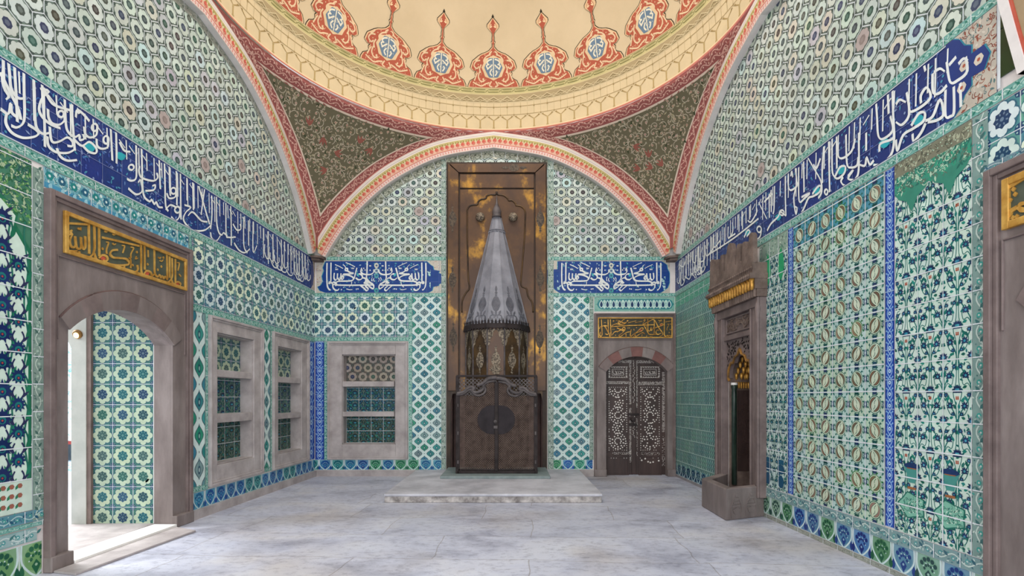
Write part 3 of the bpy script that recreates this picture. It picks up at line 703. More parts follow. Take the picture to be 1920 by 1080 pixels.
for s in (-1, 1):
    for P in ([(20, 395), (50, 410), (70, 440), (60, 460), (45, 445)], [(95, 440), (125, 450), (140, 480), (120, 500), (105, 485)], [(100, 520), (110, 560), (95, 590), (70, 590), (78, 570)], [(30, 600), (60, 610), (90, 625), (130, 610), (150, 600)],
              [(15, 590), (30, 620), (10, 630)], [(100, 410), (112, 430), (130, 445)], [(10, 372), (25, 385), (30, 400)], [(115, 530), (125, 550), (140, 590)], [(88, 470), (100, 500), (92, 530)]):
        mst([(s*x, y) for x, y in P], 9, (218, 188, 150), .0164)
    for x, y in ((60, 400), (110, 470), (90, 600), (40, 615), (125, 600), (80, 420), (130, 505), (20, 410), (62, 585)):
        a, p = mp(s*x, y); A.disc(a, p, .0026, (218, 188, 150), .0166, 6)
    for P in ([(10, 430), (35, 440), (45, 460), (30, 470)], [(8, 470), (30, 490), (45, 505)], [(10, 500), (25, 525), (12, 550)], [(40, 500), (50, 480), (40, 470)]):
        mst([(s*x, y) for x, y in P], 9, (222, 214, 190), .0188)
    mst([(s*6, 190), (s*20, 200), (s*12, 175)], 7, (236, 200, 156), .0164)
mst([(0, 420), (0, 560)], 7, (222, 214, 190), .0188)
for _ in range(150):
    x, y = rng.uniform(-150, 150), rng.uniform(375, 628)
    if (abs(x)/92)**2+((y-492)/96)**2 > 1 and abs(x) < 14+(y-372)*1.0 and abs(x) < (150 if y > 590 else 148 if y < 520 else 112):
        a, p = mp(x, y); t = rng.uniform(0, 6.28); A.leaf(a, p, .0062, .0014, t, (218, 188, 150), .0165, 3)
for _ in range(26):
    t, q = rng.uniform(0, 6.28), rng.uniform(.1, .85); a, p = mp(60*q*math.cos(t), 492+72*q*math.sin(t)); A.leaf(a, p, .005, .0012, rng.uniform(0, 6.28), (224, 216, 194), .0189, 3)
md0 = A.build('painted_medallion', CE, 'paint')
NM = 21
for k in range(1, NM):
    o = md0.copy(); C.collection.objects.link(o); o.parent = CE; o.rotation_euler = (0, 0, 2*math.pi*k/NM)
# ---- pendentives between the arches
def pendentive(side):
    sg = -1 if side == 'left' else 1; f = fleft if side == 'left' else fright
    H = [p for p in acurve(.33)]
    N = len(H)
    def curves(i):
        x, v = H[i]; xx = min(x, 3.476)
        a = Vector(fback(XC+sg*xx, v, AW)); bq = Vector(f(YC+xx, v, AW)); return a, bq
    pts = [curves(i) for i in range(N)]
    def at(s, t, w=0):
        s = max(0, min(N-1.0001, s)); i = int(s); k = s-i
        a = pts[i][0].lerp(pts[i+1][0], k); bq = pts[i][1].lerp(pts[i+1][1], k)
        ra, rb = math.hypot(a.x-XC, a.y-YC), math.hypot(bq.x-XC, bq.y-YC); ta, tb = math.atan2(a.x-XC, a.y-YC), math.atan2(bq.x-XC, bq.y-YC)
        r = ra+(rb-ra)*t-w; th = ta+(tb-ta)*t; z = a.z+(bq.z-a.z)*t-w*.35
        return (XC+r*math.sin(th), YC+r*math.cos(th), z)
    L = [(Vector(at(i, .25))-Vector(at(i, 0))).length*4 for i in range(N)]
    Bm = [0]
    for i in range(1, N): Bm.append(Bm[-1]+(Vector(at(i, .5))-Vector(at(i-1, .5))).length)     # metres up the middle
    T = Bm[-1]
    def s_of(bm):
        bm = max(0, min(T, bm))
        for i in range(1, N):
            if Bm[i] >= bm: return i-1+(bm-Bm[i-1])/((Bm[i]-Bm[i-1]) or 1)
        return N-1.0001
    def Ls(s): i = int(min(N-1.0001, s)); return max(.02, L[i]+(L[min(N-1, i+1)]-L[i])*(s-i))
    def fm(a, bm, w=0): s = s_of(bm); return at(s, max(0, min(1, .5+a/Ls(s))), w)       # a: metres sideways, bm: metres up
    r = []
    m_ = MB()
    for i in range(N-1):
        for j in range(24): m_.quad(at(i, j/24), at(i, (j+1)/24), at(i+1, (j+1)/24), at(i+1, j/24))
    o = m_.build('pendentive', 'plaster', CE, smooth=True)
    A = Art(fm)
    def region(d, col, w):
        K = 60; lo = 0
        for k in range(400):
            if Ls(s_of(T*k/400)) > 2*d*1.02: lo = T*k/400; break
        hi = T-d; prev = None
        for k in range(K+1):
            bm = lo+(hi-lo)*k/K; h = max(.001, Ls(s_of(bm))/2-d); row = [(-h+2*h*j/24, bm) for j in range(25)]
            if prev:
                for j in range(24): A.poly([prev[j], prev[j+1], row[j+1], row[j]], col, w)
            prev = row
        return lo
    region(.0, (186, 112, 102), .002); region(.018, (156, 92, 88), .003); lo = region(.2, (222, 204, 186), .004); lo = region(.235, (108, 103, 82), .005)
    rng = random.Random(11 if sg < 0 else 12)
    def edge(d, n=260):                       # middle of the red border: up one side, across, down the other
        lo_ = 0
        for k in range(400):
            if Ls(s_of(T*k/400)) > 2*d*1.05: lo_ = T*k/400; break
        up = [(-(Ls(s_of(lo_+(T-d-lo_)*k/60))/2-d), lo_+(T-d-lo_)*k/60) for k in range(61)]
        return up+[(up[-1][0]*(1-2*k/40), T-d) for k in range(1, 40)]+[(-x, y) for x, y in up[::-1]]
    def resample(P, st):
        Q = [Vector(fm(*p)) for p in P]; res = []; acc = 0
        for k in range(len(P)-1):
            l = (Q[k+1]-Q[k]).length; t = -acc
            while t+st <= l: t += st; res.append((P[k][0]+(P[k+1][0]-P[k][0])*t/l, P[k][1]+(P[k+1][1]-P[k][1])*t/l, math.atan2(P[k+1][1]-P[k][1], P[k+1][0]-P[k][0])))
            acc = l-t
        return res
    for off, c, ph_ in ((.07, (214, 164, 150), 0), (.14, (220, 172, 158), 1)):
        E = resample(edge(off), .03)
        A.stroke([(x-.03*math.sin(k*.75+ph_*3)*math.sin(an), y+.03*math.sin(k*.75+ph_*3)*math.cos(an)) for k, (x, y, an) in enumerate(E)], .014, c, .007, smooth=False)
        for k, (x, y, an) in enumerate(E):
            if k % 4 == 0: A.disc(x, y, .014, (224, 182, 166), .008, 6)
            if k % 4 == 2: A.leaf(x, y, .045, .011, an+(1 if k % 8 < 4 else -1), (216, 166, 152), .008, 3)
    # arabesque on the green field
    cen = []
    for _ in range(7000):
        bm = rng.uniform(lo, T-.26); h = Ls(s_of(bm))/2-.27
        if h < .02: continue
        a = rng.uniform(-h, h)
        if all(math.hypot(a-x, bm-y) > .125 for x, y in cen): cen.append((a, bm))
    CL = (190, 180, 160)
    def ok(P): return all(lo < y < T-.25 and abs(x) < Ls(s_of(y))/2-.25 for x, y in P)
    for n_, (a, bm) in enumerate(cen):
        t0 = rng.uniform(0, 6.28); q = rng.choice((-1, 1))
        P = [(a+(.014+.014*k)*math.cos(t0+q*k*.62), bm+(.014+.014*k)*math.sin(t0+q*k*.62)) for k in range(7)]
        if ok(P): A.stroke(P, .011, CL, .007, 3)
        A.disc(a, bm, .022, vary((196, 180, 158), rng, 12), .008, 8); A.disc(a, bm, .012, (150, 100, 88), .0086, 6)
        for k in range(7):
            an = rng.uniform(0, 6.28); d = rng.uniform(.06, .12); x, y = a+d*math.cos(an), bm+d*math.sin(an)
            if ok([(x, y)]): A.leaf(x, y, .05, .010, an+rng.uniform(.6, 1.6), vary((178, 166, 142), rng, 14), .0076, 3)
        if n_ % 11 == 0 and ok([(a-.12, bm), (a+.12, bm), (a, bm+.12)]):
            for k in (-.5, 0, .5): A.leaf(a, bm-.02, .16, .022, t0+k, (150, 92, 80), .0094, 4)
        elif n_ % 3 == 0: A.leaf(a, bm, .09, .02, t0+2, (70, 76, 54), .0066, 4)
    A.build('painted_arabesque', o, 'paint')
    return o
pendentive('left'); pendentive('right')
# little stone brackets under the feet of the arches
for sg, f, nm in ((-1, fleft, 'trim_4'), (1, fright, 'trim_5')):
    cx = fback(0, 0)[1]; X = f(D, 0)[0]; m = MB()
    for (a, z0, z1) in ((.235, 4.255, 4.30), (.19, 4.21, 4.255)):
        m.prism([(X, D, z0), (X-sg*a, D, z0), (X-sg*a*.8, D-a*.8, z0), (X, D-a, z0)], [(X, D, z1), (X-sg*a, D, z1), (X-sg*a*.8, D-a*.8, z1), (X, D-a, z1)])
    m.build(nm, 'stone_brown', None, 'small dark stone bracket under the arch foot in the '+('left' if sg < 0 else 'right')+' back corner', bevel=.008, kind='structure')
# ------------------------------------------------------------------ tile cladding of the walls (parts of the walls)
GB = dict(base=(128, 150, 140), stem=(184, 200, 188), leaf=(70, 104, 96), flower=(150, 176, 160))
TB = dict(base=(110, 166, 158), stem=(190, 218, 206), leaf=(40, 122, 104), flower=(160, 204, 190))
def tymp(side, u0, u1, vb):
    f, c, mx = ARCH[side]; P = [(c+x, v) for x, v in full(.02) if u0 <= c+x <= u1 and v > vb]
    lo = [(u0, vb), (u0, P[0][1])] if abs(u0-c) < 3.25 else [(P[0][0], vb)]
    hi = [(u1, P[-1][1]), (u1, vb)] if abs(u1-c) < 3.25 else [(P[-1][0], vb)]
    return lo+P+hi
# --- back wall
px = lambda x: uvb(x, 0)[0]
py = lambda y: uvb(0, y)[1]
uL, uR = px(590)+.01, px(1266)-.01
A = Art(fback, tymp('back', uL, uR, 4.29)); A.poly([(uL, 4.29), (uR, 4.29), (uR, 6.6), (uL, 6.6)], GROUT, .0024)
o = uvb(642.3, 467.3); hexfield(A, uL, uR, 4.29, 6.5, o[0], o[1], 3)
A.build('hexagon_tile_field', WB)
rng = random.Random(5)
A = Art(fback, tymp('back', uL, uR, 4.29))
vine(A, [(XC+x, v) for x, v in full(-.07)], .14, .5, .2, rng, (132, 138, 126), (184, 188, 172), (88, 96, 84), (158, 164, 146), .008)
A.build('arch_edge_border', WB)
A = Art(fback)
for x0, x1 in ((827.5, 836.5), (1027, 1038)):
    vine(A, [(px((x0+x1)/2), py(880)), (px((x0+x1)/2), py(300))], (x1-x0)/94, .5, .22, rng, (140, 158, 148), (196, 208, 198), (84, 112, 104), (160, 180, 168), .0096)
for y, x0, x1 in ((485, 590, 836), (485, 1027, 1266), (553, 590, 836), (553, 1027, 1266)):
    vine(A, [(px(x0), py(y)), (px(x1), py(y))], .07, .5, .13, rng, **TB, w=.010)
vine(A, [(px(590), py(636)), (px(773), py(636))], .075, .5, .13, rng, **TB, w=.0096)
vine(A, [(px(769.5), py(556)), (px(769.5), py(862))], .07, .5, .13, rng, **TB, w=.0096)
vine(A, [(px(1109), py(556)), (px(1109), py(862))], .075, .5, .13, rng, **GB, w=.0096)
vine(A, [(px(611.5), py(640)), (px(611.5), py(862))], .07, .5, .13, rng, **TB, w=.0096)
A.build('tile_border', WB)
A = Art(fback); o = uvb(615, 619); quatrefield(A, px(590), px(766), py(632), py(556), o[0], o[1], 23/94, 22.8/94, 21); A.build('flower_tile_field', WB)
A = Art(fback); ogee(A, px(773), px(827.5), py(862), py(556), px(784.3), 23/94, 23/94, 22); A.build('trellis_tile_panel', WB)
A = Art(fback); ogee(A, px(1038), px(1105), py(862), py(556), px(1044), 23/94, 23/94, 23); A.build('trellis_tile_panel', WB)
A = Art(fback); bluestrip(A, px(591), px(608), py(862), py(640), 24); A.build('blue_tile_strip', WB)
# medallion strip over the inlaid door
A = Art(fback); u0, u1, v0, v1 = px(1114), px(1265), py(584), py(557); A.rect(u0, u1, v0, v1); A.box(u0, u1, v0, v1, (128, 178, 166), .0026)
cloud(A, u0, u1, v0, v1, 31, 160, [(176, 206, 190), (90, 140, 124), (76, 128, 118)], .012)
a0, a1, c0, c1 = px(1119), px(1263), py(580), py(561); A.poly([(a0, (c0+c1)/2), (a0+.04, c0+.03), (a0+.09, c0), (a1-.09, c0), (a1-.04, c0+.03), (a1, (c0+c1)/2), (a1-.04, c1-.03), (a1-.09, c1), (a0+.09, c1), (a0+.04, c1-.03)], (50, 128, 136), .0048)
for k in range(12):
    x = a0+.09+(a1-a0-.18)*k/11; y = (c0+c1)/2
    A.leaf(x, c0+.02, .17, .045, R_(90), (196, 224, 218), .0054, 6); A.leaf(x, c0+.035, .13, .028, R_(90), (22, 56, 96), .006, 5)
    if k < 11:
        X = x+(a1-a0-.18)/22; A.leaf(X, c0+.01, .08, .03, R_(90), (190, 220, 210), .0054, 4); A.leaf(X, c1-.01, .08, .03, R_(-90), (190, 220, 210), .0054, 4); A.disc(X, y, .016, (196, 224, 218), .006, 6)
A.build('medallion_tile_strip', WB)
# --- left wall
lu = lambda x: uvl(x, 0)[0]
lc = D-.012
A = Art(fleft, tymp('left', 3.0, lc, 4.35)); A.poly([(3, 4.35), (lc, 4.35), (lc, 6.7), (3, 6.7)], GROUT, .0024)
o = uvl(142.2, 135.6); hexfield(A, 3.0, lc, 4.35, 6.5, o[0], o[1], 8); A.build('hexagon_tile_field', WL)
A = Art(fleft, tymp('left', 3.0, lc, 4.35)); vine(A, [(YC+x, v) for x, v in full(-.05)], .10, .5, .2, rng, (158, 162, 152), (190, 194, 184), (122, 136, 124), (170, 176, 164), .008); A.build('arch_edge_border', WL)
A = Art(fleft)
vine(A, [(3, 4.318), (lc, 4.318)], .075, .5, .13, rng, **TB, w=.010)
vine(A, [(3, 3.592), (lc, 3.592)], .08, .5, .13, rng, **TB, w=.010)
vine(A, [(6.6, 2.66), (lc, 2.66)], .08, .5, .13, rng, **TB, w=.0098)
A.rect(3, 4.612, 0, 4); vine(A, [(4.562, .42), (4.562, 3.5)], .10, .5, .22, rng, **GB, w=.0098)
vine(A, [(3, .48), (4.61, .48)], .10, .5, .22, rng, (84, 136, 150), (170, 200, 200), (30, 84, 110), (60, 150, 140), w=.0098)
vine(A, [(3, .405), (4.61, .405)], .04, .4, .2, rng, **TB, w=.0098, tile=.4)
vine(A, [(3, .32), (4.55, .32)], .11, .5, .24, rng, (150, 178, 178), (196, 212, 208), (60, 120, 120), (70, 150, 150), w=.0098)
A.clip = None
A.rect(6.57, lc, 0, 4)
for x in (6.598, 6.935, 8.385, 8.66): vine(A, [(x, .36), (x, 2.62)], .055, .5, .13, rng, **TB, w=.0098)
vine(A, [(6.6, 2.62), (6.6, 3.55)], .045, .5, .13, rng, **TB, w=.0098)
vine(A, [(6.576, .325), (6.96, .325)], .07, .5, .13, rng, **TB, w=.0098); vine(A, [(8.36, .335), (8.69, .335)], .06, .5, .13, rng, **TB, w=.0098)
A.build('tile_border', WL)
A = Art(fleft); quatrefield(A, 6.62, lc, 2.70, 3.552, 6.777, 3.0957, .238, .253, 41); A.build('flower_tile_field', WL)
A = Art(fleft); ogee(A, 6.62, 6.907, .36, 2.62, 6.5, .287, .44, 42, (110, 160, 150)); A.build('trellis_tile_strip', WL)
A = Art(fleft); ogee(A, 8.413, 8.632, .365, 2.62, 8.41, .219, .36, 43, (84, 146, 140)); A.build('trellis_tile_strip', WL)
A = Art(fleft); bluestrip(A, 10.10, lc, .30, 2.62, 44); A.build('blue_tile_strip', WL)
# teal strip over the doorway
A = Art(fleft); u0, u1, v0, v1 = 4.615, 6.575, 3.37, 3.55; A.rect(u0, u1, v0, v1); A.box(u0, u1, v0, v1, (112, 172, 184), .0026); A.box(u0, u1, v0, v0+.05, (72, 148, 182), .003)
cloud(A, u0, u1, v0+.05, v1, 45, 420, [(206, 226, 222), (60, 130, 140), (40, 110, 130), (196, 220, 216)], .015)
for k in range(16):
    x = u0+.06+k*.125; A.lobes(x, v0+.115, .04, 6, .3, (36, 96, 124) if k % 2 else (30, 128, 128), .005, 18); A.disc(x, v0+.115, .014, (200, 222, 218), .0056, 6); A.disc(x+.06, v0+.15, .018, (206, 224, 220), .005, 6); A.leaf(x, v0, .06, .02, R_(70), (150, 200, 214), .0046, 4)
gridlines(A, u0, u1, v0, v1, .25, 1, GROUT); A.build('floral_tile_strip', WL)
# big blossom panel beside the doorway
A = Art(fleft); u0, u1, v0, v1 = 3.0, 4.508, .535, 3.54; A.rect(u0, u1, v0, v1); A.box(u0, u1, v0, v1, (64, 120, 96), .0026)
cloud(A, u0, u1, 3.0, v1, 46, 1300, [(166, 186, 150), (36, 84, 86), (96, 150, 84), (40, 96, 60)], .02)
P = [(u0, v0), (u1-.03, v0), (u1-.03, 2.74), (u1-.16, 2.92), (u1-.14, 3.02), (u1-.26, 3.12), (u1-.4, 3.14), (u0, 3.14)]
A.poly([(x+.025, y+.03) for x, y in P], (34, 110, 80), .0036); A.poly(P, (200, 220, 206), .0042)
rng2 = random.Random(47); q_ = .66
for c in range(6):
    xc = u1-.118-.135*c
    for k in range(13):
        X, y = xc, .74+k*.235+(.1175 if c % 2 else 0)
        if y > 2.98 or (y > 2.78 and X > u1-.2): continue
        d = vary((24, 44, 92), rng2, 8)
        for t in range(11): A.leaf(X, y, (.075*(1.25 if c % 2 else .95)), .014, R_(90+(t-5)*32), d, .0066, 4)
        A.disc(X, y, (.052*(1.2 if c % 2 else .9)), d, .0066, 14); A.disc(X, y-.012, .033, (28, 112, 110), .0072, 10); A.disc(X, y-.018, .019, d, .0078, 8, .02); A.disc(X, y-.014, .009, (170, 70, 54), .0084, 6)
        for sg in (-1, 1):
            A.stroke([(X, y-.20), (X+sg*.07, y-.14), (X+sg*.085, y-.05), (X+sg*.04, y+.05)], .017, (28, 100, 86), .0054, 5, taper=.3)
            A.leaf(X+sg*.07, y-.15, .13, .019, R_(90-sg*22), vary((30, 112, 84), rng2, 10), .006, 5); A.leaf(X+sg*.02, y+.05, .10, .012, R_(90-sg*50), (44, 48, 84), .006, 4)
            A.stroke([(X+sg*.03, y-.09), (X+sg*.05, y-.14), (X+sg*.02, y-.2)], .014, (40, 44, 82), .006, 4)
    A.stroke([(xc+.0675+.018*math.sin(k*1.3+c), .72+k*.12) for k in range(20)], .016, (40, 110, 92), .0052, 3)
A.box(u0, u1, v0, .80, (196, 214, 200), .0086); A.poly([(u0, .62), (4.1, .58), (4.22, .72), (4.16, .88), (u0, .88)], (30, 62, 112), .0092); A.box(u0, 4.16, .86, .92, (44, 120, 104), .0098)
for k in range(9): A.disc(4.26+.07*(k % 3), .60+.08*(k//3), .022, (150, 92, 76), .0104, 6); A.leaf(4.22+.07*(k % 3), .57+.08*(k//3), .06, .012, 1.0, (40, 120, 84), .0098, 3)
gridlines(A, u1-1.24, u1+.01, v0, v1, .62, .27, GROUT, .0112); A.build('blossom_tile_panel', WL)
# --- right wall
rc = D-.012
A = Art(fright, tymp('right', 2.6, rc, 4.285)); A.poly([(2.6, 4.285), (rc, 4.285), (rc, 6.7), (2.6, 6.7)], GROUT, .0024)
o = uvr(1399, 344); hexfield(A, 2.6, rc, 4.285, 6.5, o[0], o[1], 9); A.build('hexagon_tile_field', WR)
A = Art(fright)
vine(A, [(2.6, 4.25), (rc, 4.25)], .07, .5, .13, rng, **TB, w=.010)
vine(A, [(2.6, 3.565), (rc, 3.565)], .075, .5, .13, rng, **TB, w=.010)
vine(A, [(3.652, .29), (6.95, .29)], .11, .5, .24, rng, (120, 150, 150), (190, 206, 200), (52, 96, 110), (80, 150, 150), w=.0098)
vine(A, [(3.73, .35), (3.73, 3.52)], .12, .5, .24, rng, (124, 152, 146), (188, 204, 196), (60, 104, 104), (60, 150, 140), w=.0098)
vine(A, [(6.925, .35), (6.925, 3.52)], .06, .5, .13, rng, **GB, w=.0098)
vine(A, [(2.6, 3.106), (3.70, 3.106)], .056, .5, .24, rng, (110, 140, 150), (190, 206, 206), (52, 96, 120), (60, 150, 150), w=.0098)
A.build('tile_border', WR)
A = Art(fright); smalltiles(A, 8.2, rc, .06, 3.3, 51); A.rect(8.2, rc, 3.3, 3.525); A.box(8.2, rc, 3.3, 3.525, (84, 160, 134), .0026); cloud(A, 8.2, rc, 3.3, 3.525, 52, 160, [(170, 206, 186), (40, 122, 96), (120, 180, 160)], .02); gridlines(A, 8.2, rc, 3.3, 3.525, .236, .11, GROUT); A.build('bud_tile_field', WR)
A = Art(fright); arabesque(A, 6.275, 6.90, .35, 3.30, 53, 3, (190, 210, 204), .48, green=(30, 92, 88), navy=(36, 70, 84), red=False, thick=.72, tw=.21, th=.245)
A.rect(6.275, 6.90, 3.3, 3.525); A.box(6.275, 6.9, 3.3, 3.525, (140, 164, 150), .0026); cloud(A, 6.275, 6.9, 3.3, 3.525, 54, 80, [(190, 206, 190), (60, 120, 100), (90, 110, 100)], .016)
A.rect(6.275, 6.9, .3, 3.5)
for x in (6.43, 6.745): A.leaf(x, 2.95, .42, .075, R_(90), (40, 150, 100), .0062, 8); A.disc(x, .62, .09, (24, 74, 104), .0062, 10, .06); A.disc(x, .47, .07, (24, 74, 104), .0062, 10, .08); A.box(x-.07, x+.07, .68, .74, (24, 84, 112), .0062)
gridlines(A, 6.275, 6.9, .35, 3.52, .21, .245, GROUT); A.build('leaf_tile_panel', WR)
A = Art(fright); bluestrip(A, 6.155, 6.27, .36, 3.52, 55); A.build('blue_tile_strip', WR)
A = Art(fright); swirlfield(A, 4.675, 6.15, .35, 3.522, 4.80, .471, .246, .242, 56); A.build('swirl_tile_panel', WR)
A = Art(fright); bluestrip(A, 4.56, 4.67, .36, 3.52, 57); A.build('blue_tile_strip', WR)
A = Art(fright); arabesque(A, 3.80, 4.55, .35, 3.25, 58, 3, (196, 216, 204), .48, thick=.72, tw=.25, th=.24)
A.rect(3.8, 4.55, 3.0, 3.522); A.box(3.8, 4.55, 3.25, 3.522, (64, 138, 120), .0072); cloud(A, 3.8, 4.55, 3.25, 3.522, 59, 520, [(176, 204, 180), (36, 104, 92), (90, 110, 96), (48, 150, 120)], .02, .0078)
for x in (3.99, 4.36): A.poly([(x-.19, 3.26), (x-.14, 3.2), (x-.06, 3.16), (x, 3.05), (x+.06, 3.16), (x+.14, 3.2), (x+.19, 3.26)], (56, 132, 112), .0075)
A.box(3.8, 4.55, 3.40, 3.522, (120, 122, 104), .0084); cloud(A, 3.8, 4.55, 3.42, 3.50, 60, 70, [(170, 176, 150), (80, 84, 72)], .016, .009)
A.rect(3.8, 4.55, .35, 1.2)
for x in (3.985, 4.36):
    A.poly([(x-.09, .93), (x+.09, .93), (x+.06, .87), (x+.035, .79), (x-.035, .79), (x-.06, .87)], (70, 140, 132), .0072); A.disc(x, .93, .085, (26, 52, 96), .0078, 12, .026); A.box(x-.05, x+.05, .905, .913, (150, 96, 60), .0084)
    P = [(x+.16*math.cos(t)*(1-.22*abs(math.sin(2.5*t))), .60+.12*math.sin(t)*(1-.22*abs(math.sin(2.5*t)))) for t in [2*math.pi*k/40 for k in range(40)]]; A.poly(P, (30, 104, 90), .0069); A.poly([(x+(p-x)*.9, .6+(q-.6)*.9) for p, q in P], (120, 178, 156), .0072)
    cloud(A, x-.10, x+.10, .53, .67, 61, 90, [(190, 214, 196), (30, 104, 92), (24, 90, 80), (44, 124, 108)], .010, .0078); A.box(x-.045, x+.045, .735, .755, (150, 96, 60), .0078)
cloud(A, 3.8, 4.55, .36, .52, 64, 90, [(120, 170, 150), (36, 110, 98), (30, 96, 84)], .014, .0066)
gridlines(A, 3.8, 4.55, .35, 3.52, .25, .24, GROUT, .0098, .005); A.build('stem_tile_panel', WR)
A = Art(fright); quatrefield(A, 2.6, 3.695, 3.135, 3.525, 3.57, 3.40, .25, .25, 62, 0); A.build('flower_tile_field', WR)
m = MB()
for i in range(4):
    for j in range(4): m.wbox(fright, 2.6+i*.248, 2.6+(i+1)*.248-.008, 4.29-.0+j*.33-.60, 4.29+(j+1)*.33-.608, .002, .011)
m.build('green_glazed_tiles', 'green_glass', WR)
A = Art(fright)
for x in (3.588,): A.box(x-.012, x+.012, 3.62, 5.2, GROUT, .0116)
A.build('grout_line', WR)
# --- base tiles
A = Art(fleft); skirting(A, 6.578, lc, .064, .285, 6.66, .243, 71, [((52, 128, 172), (18, 70, 142)), ((56, 138, 168), (20, 88, 138)), ((60, 144, 144), (20, 92, 112)), ((72, 134, 176), (30, 76, 140))])
skirting(A, 3.0, 4.60, FLOOR, .25, 3.2, .30, 72, [((96, 150, 96), (20, 84, 66)), ((108, 156, 100), (26, 92, 58))]); A.build('baseboard_left', None, label='base tiles with palmettes along the left wall', kind='structure')
MB().wbox(fleft, 6.576, D, FLOOR, .062, 0, .05).build('trim_6', 'stone_light', None, 'pale mortar ledge under the base tiles of the left wall', kind='structure')
A = Art(fback); skirting(A, px(590), px(836), py(881), py(862), px(598), 23.6/94, 73); skirting(A, px(1027), px(1111), py(880), py(862), px(1032), 22/94, 74, [((56, 130, 180), (22, 70, 150)), ((84, 160, 110), (24, 110, 80)), ((80, 160, 130), (24, 120, 100))]); A.build('baseboard_back', None, label='base tiles with palmettes along the back wall', kind='structure')
MB().wbox(fback, px(590), px(838), FLOOR, py(881.5), 0, .03).wbox(fback, px(1026), px(1112), FLOOR, py(880.5), 0, .03).build('trim_7', 'stone_light', None, 'pale plinth under the base tiles of the back wall', kind='structure')
A = Art(fright); skirting(A, 3.652, 6.95, .0, .235, 3.80, .262, 75, [((112, 150, 136), (26, 62, 78)), ((84, 140, 100), (22, 80, 56)), ((84, 128, 160), (20, 52, 116)), ((120, 156, 136), (36, 72, 68)), ((60, 112, 164), (20, 42, 116))]); skirting(A, 8.2, rc, .0, .22, 8.3, .25, 76, [((40, 104, 124), (18, 56, 92))]); A.build('baseboard_right', None, label='base tiles with palmettes along the right wall', kind='structure')
A = Art(fright)
vine(A, [(3.652, -.027), (6.95, -.027)], .048, .5, .2, rng, (146, 150, 140), (176, 180, 170), (104, 112, 104), (160, 164, 156), w=.006); A.box(8.2, rc, FLOOR, 0, (150, 146, 146), .006); A.build('trim_8', None, label='worn strip of tile under the base tiles of the right wall', kind='structure')
# ------------------------------------------------------------------ stone portals, niches, doors
def arc(o0, o1, sp, ap, n=16):
    c = (o0+o1)/2; h = (o1-o0)/2; r = ap-sp; R = (h*h+r*r)/(2*r); cy = ap-R; a = math.asin(h/R)
    return [(c+R*math.sin(-a+2*a*k/n), cy+R*math.cos(-a+2*a*k/n)) for k in range(n+1)]
def arched(m, f, u0, u1, v0, v1, o0, o1, sp, ap, w0, w1):
    """a slab with an arched opening"""
    m.wbox(f, u0, o0, v0, sp, w0, w1); m.wbox(f, o1, u1, v0, sp, w0, w1); P = arc(o0, o1, sp, ap)
    m.wbox(f, u0, o0, sp, v1, w0, w1); m.wbox(f, o1, u1, sp, v1, w0, w1)
    for a, q in zip(P, P[1:]): m.wpoly(f, [a, q, (q[0], v1), (a[0], v1)], w0, w1)
def voussoirs(f, parent, I, O, cols, w0, w1):
    n = len(cols); m = len(I)-1
    for k, c in enumerate(cols):
        a, q = round(m*k/n), round(m*(k+1)/n); b_ = MB()
        for i in range(a, q): b_.wpoly(f, [I[i], I[i+1], O[i+1], O[i]], w0, w1)
        b_.build('voussoir', c, parent, {'stone_red': 'red-brown arch block'}.get(c))
def portal(name, f, O, op, sp, ap, outer_arc, plq, cols, label, rev=-.2, mw=(.05, .035)):
    u0, u1, v0, v1 = O; o0, o1 = op; org = f((u0+u1)/2, v0, 0); r = empty(name, org, label, 'doorway', kind='thing')
    m = MB(); arched(m, f, u0+.04, u1-.04, v0, v1-.03, o0, o1, sp, ap, .001, .03); m.build('stone_surround', 'stone', r)
    e1, e2 = mw; m = MB(); m.ring(f, u0, u1, v0, v1, e1, .001, .075, False); m.ring(f, u0+e1, u1-e1, v0, v1-e1, e2, .001, .055, False); m.ring(f, u0+e1+e2+.015, u1-e1-e2-.015, sp-.1, plq[2]-.03, .014, .001, .044, False)
    m.build('moulding', 'stone_mauve', r, bevel=.006)
    for a, c in ((u0-.001, o0+.005), (o1-.005, u1+.001)): MB().wbox(f, a, c, v0, v0+.14, .001, .085).build('base_block', 'stone', r, bevel=.01)
    if rev:
        m = MB(); t = .012; m.wbox(f, o0-.03, o0+t*0, v0, sp, rev, .0); m.wbox(f, o1, o1+.03, v0, sp, rev, .0); P = arc(o0, o1, sp, ap)
        for a, q in zip(P, P[1:]): m.wpoly(f, [a, q, (q[0], q[1]+.03), (a[0], a[1]+.03)], rev, 0)
        m.build('reveal', 'stone', r)
    voussoirs(f, r, arc(o0, o1, sp, ap, 35), outer_arc, cols, .001, .05)
    MB().tube([f(x, y, .034) for x, y in outer_arc], .012, 6).build('arch_line', 'redwood', r, smooth=True)
    return r
# --- doorway in the left wall
OA = arc(4.745, 6.40, 2.23, 2.615, 35)
pl1 = portal('stone_doorway', fleft, (4.614, 6.567, FLOOR, 3.355), (4.836, 6.25), 2.13, 2.42, OA, (4.776, 6.47, 2.825, 3.215), ['stone', 'stone_mauve', 'stone', 'stone_mauve', 'stone', 'stone_mauve', 'stone'], 'tall grey marble doorway standing open in the left wall, gilded plaque above its arch')
P5 = uvb
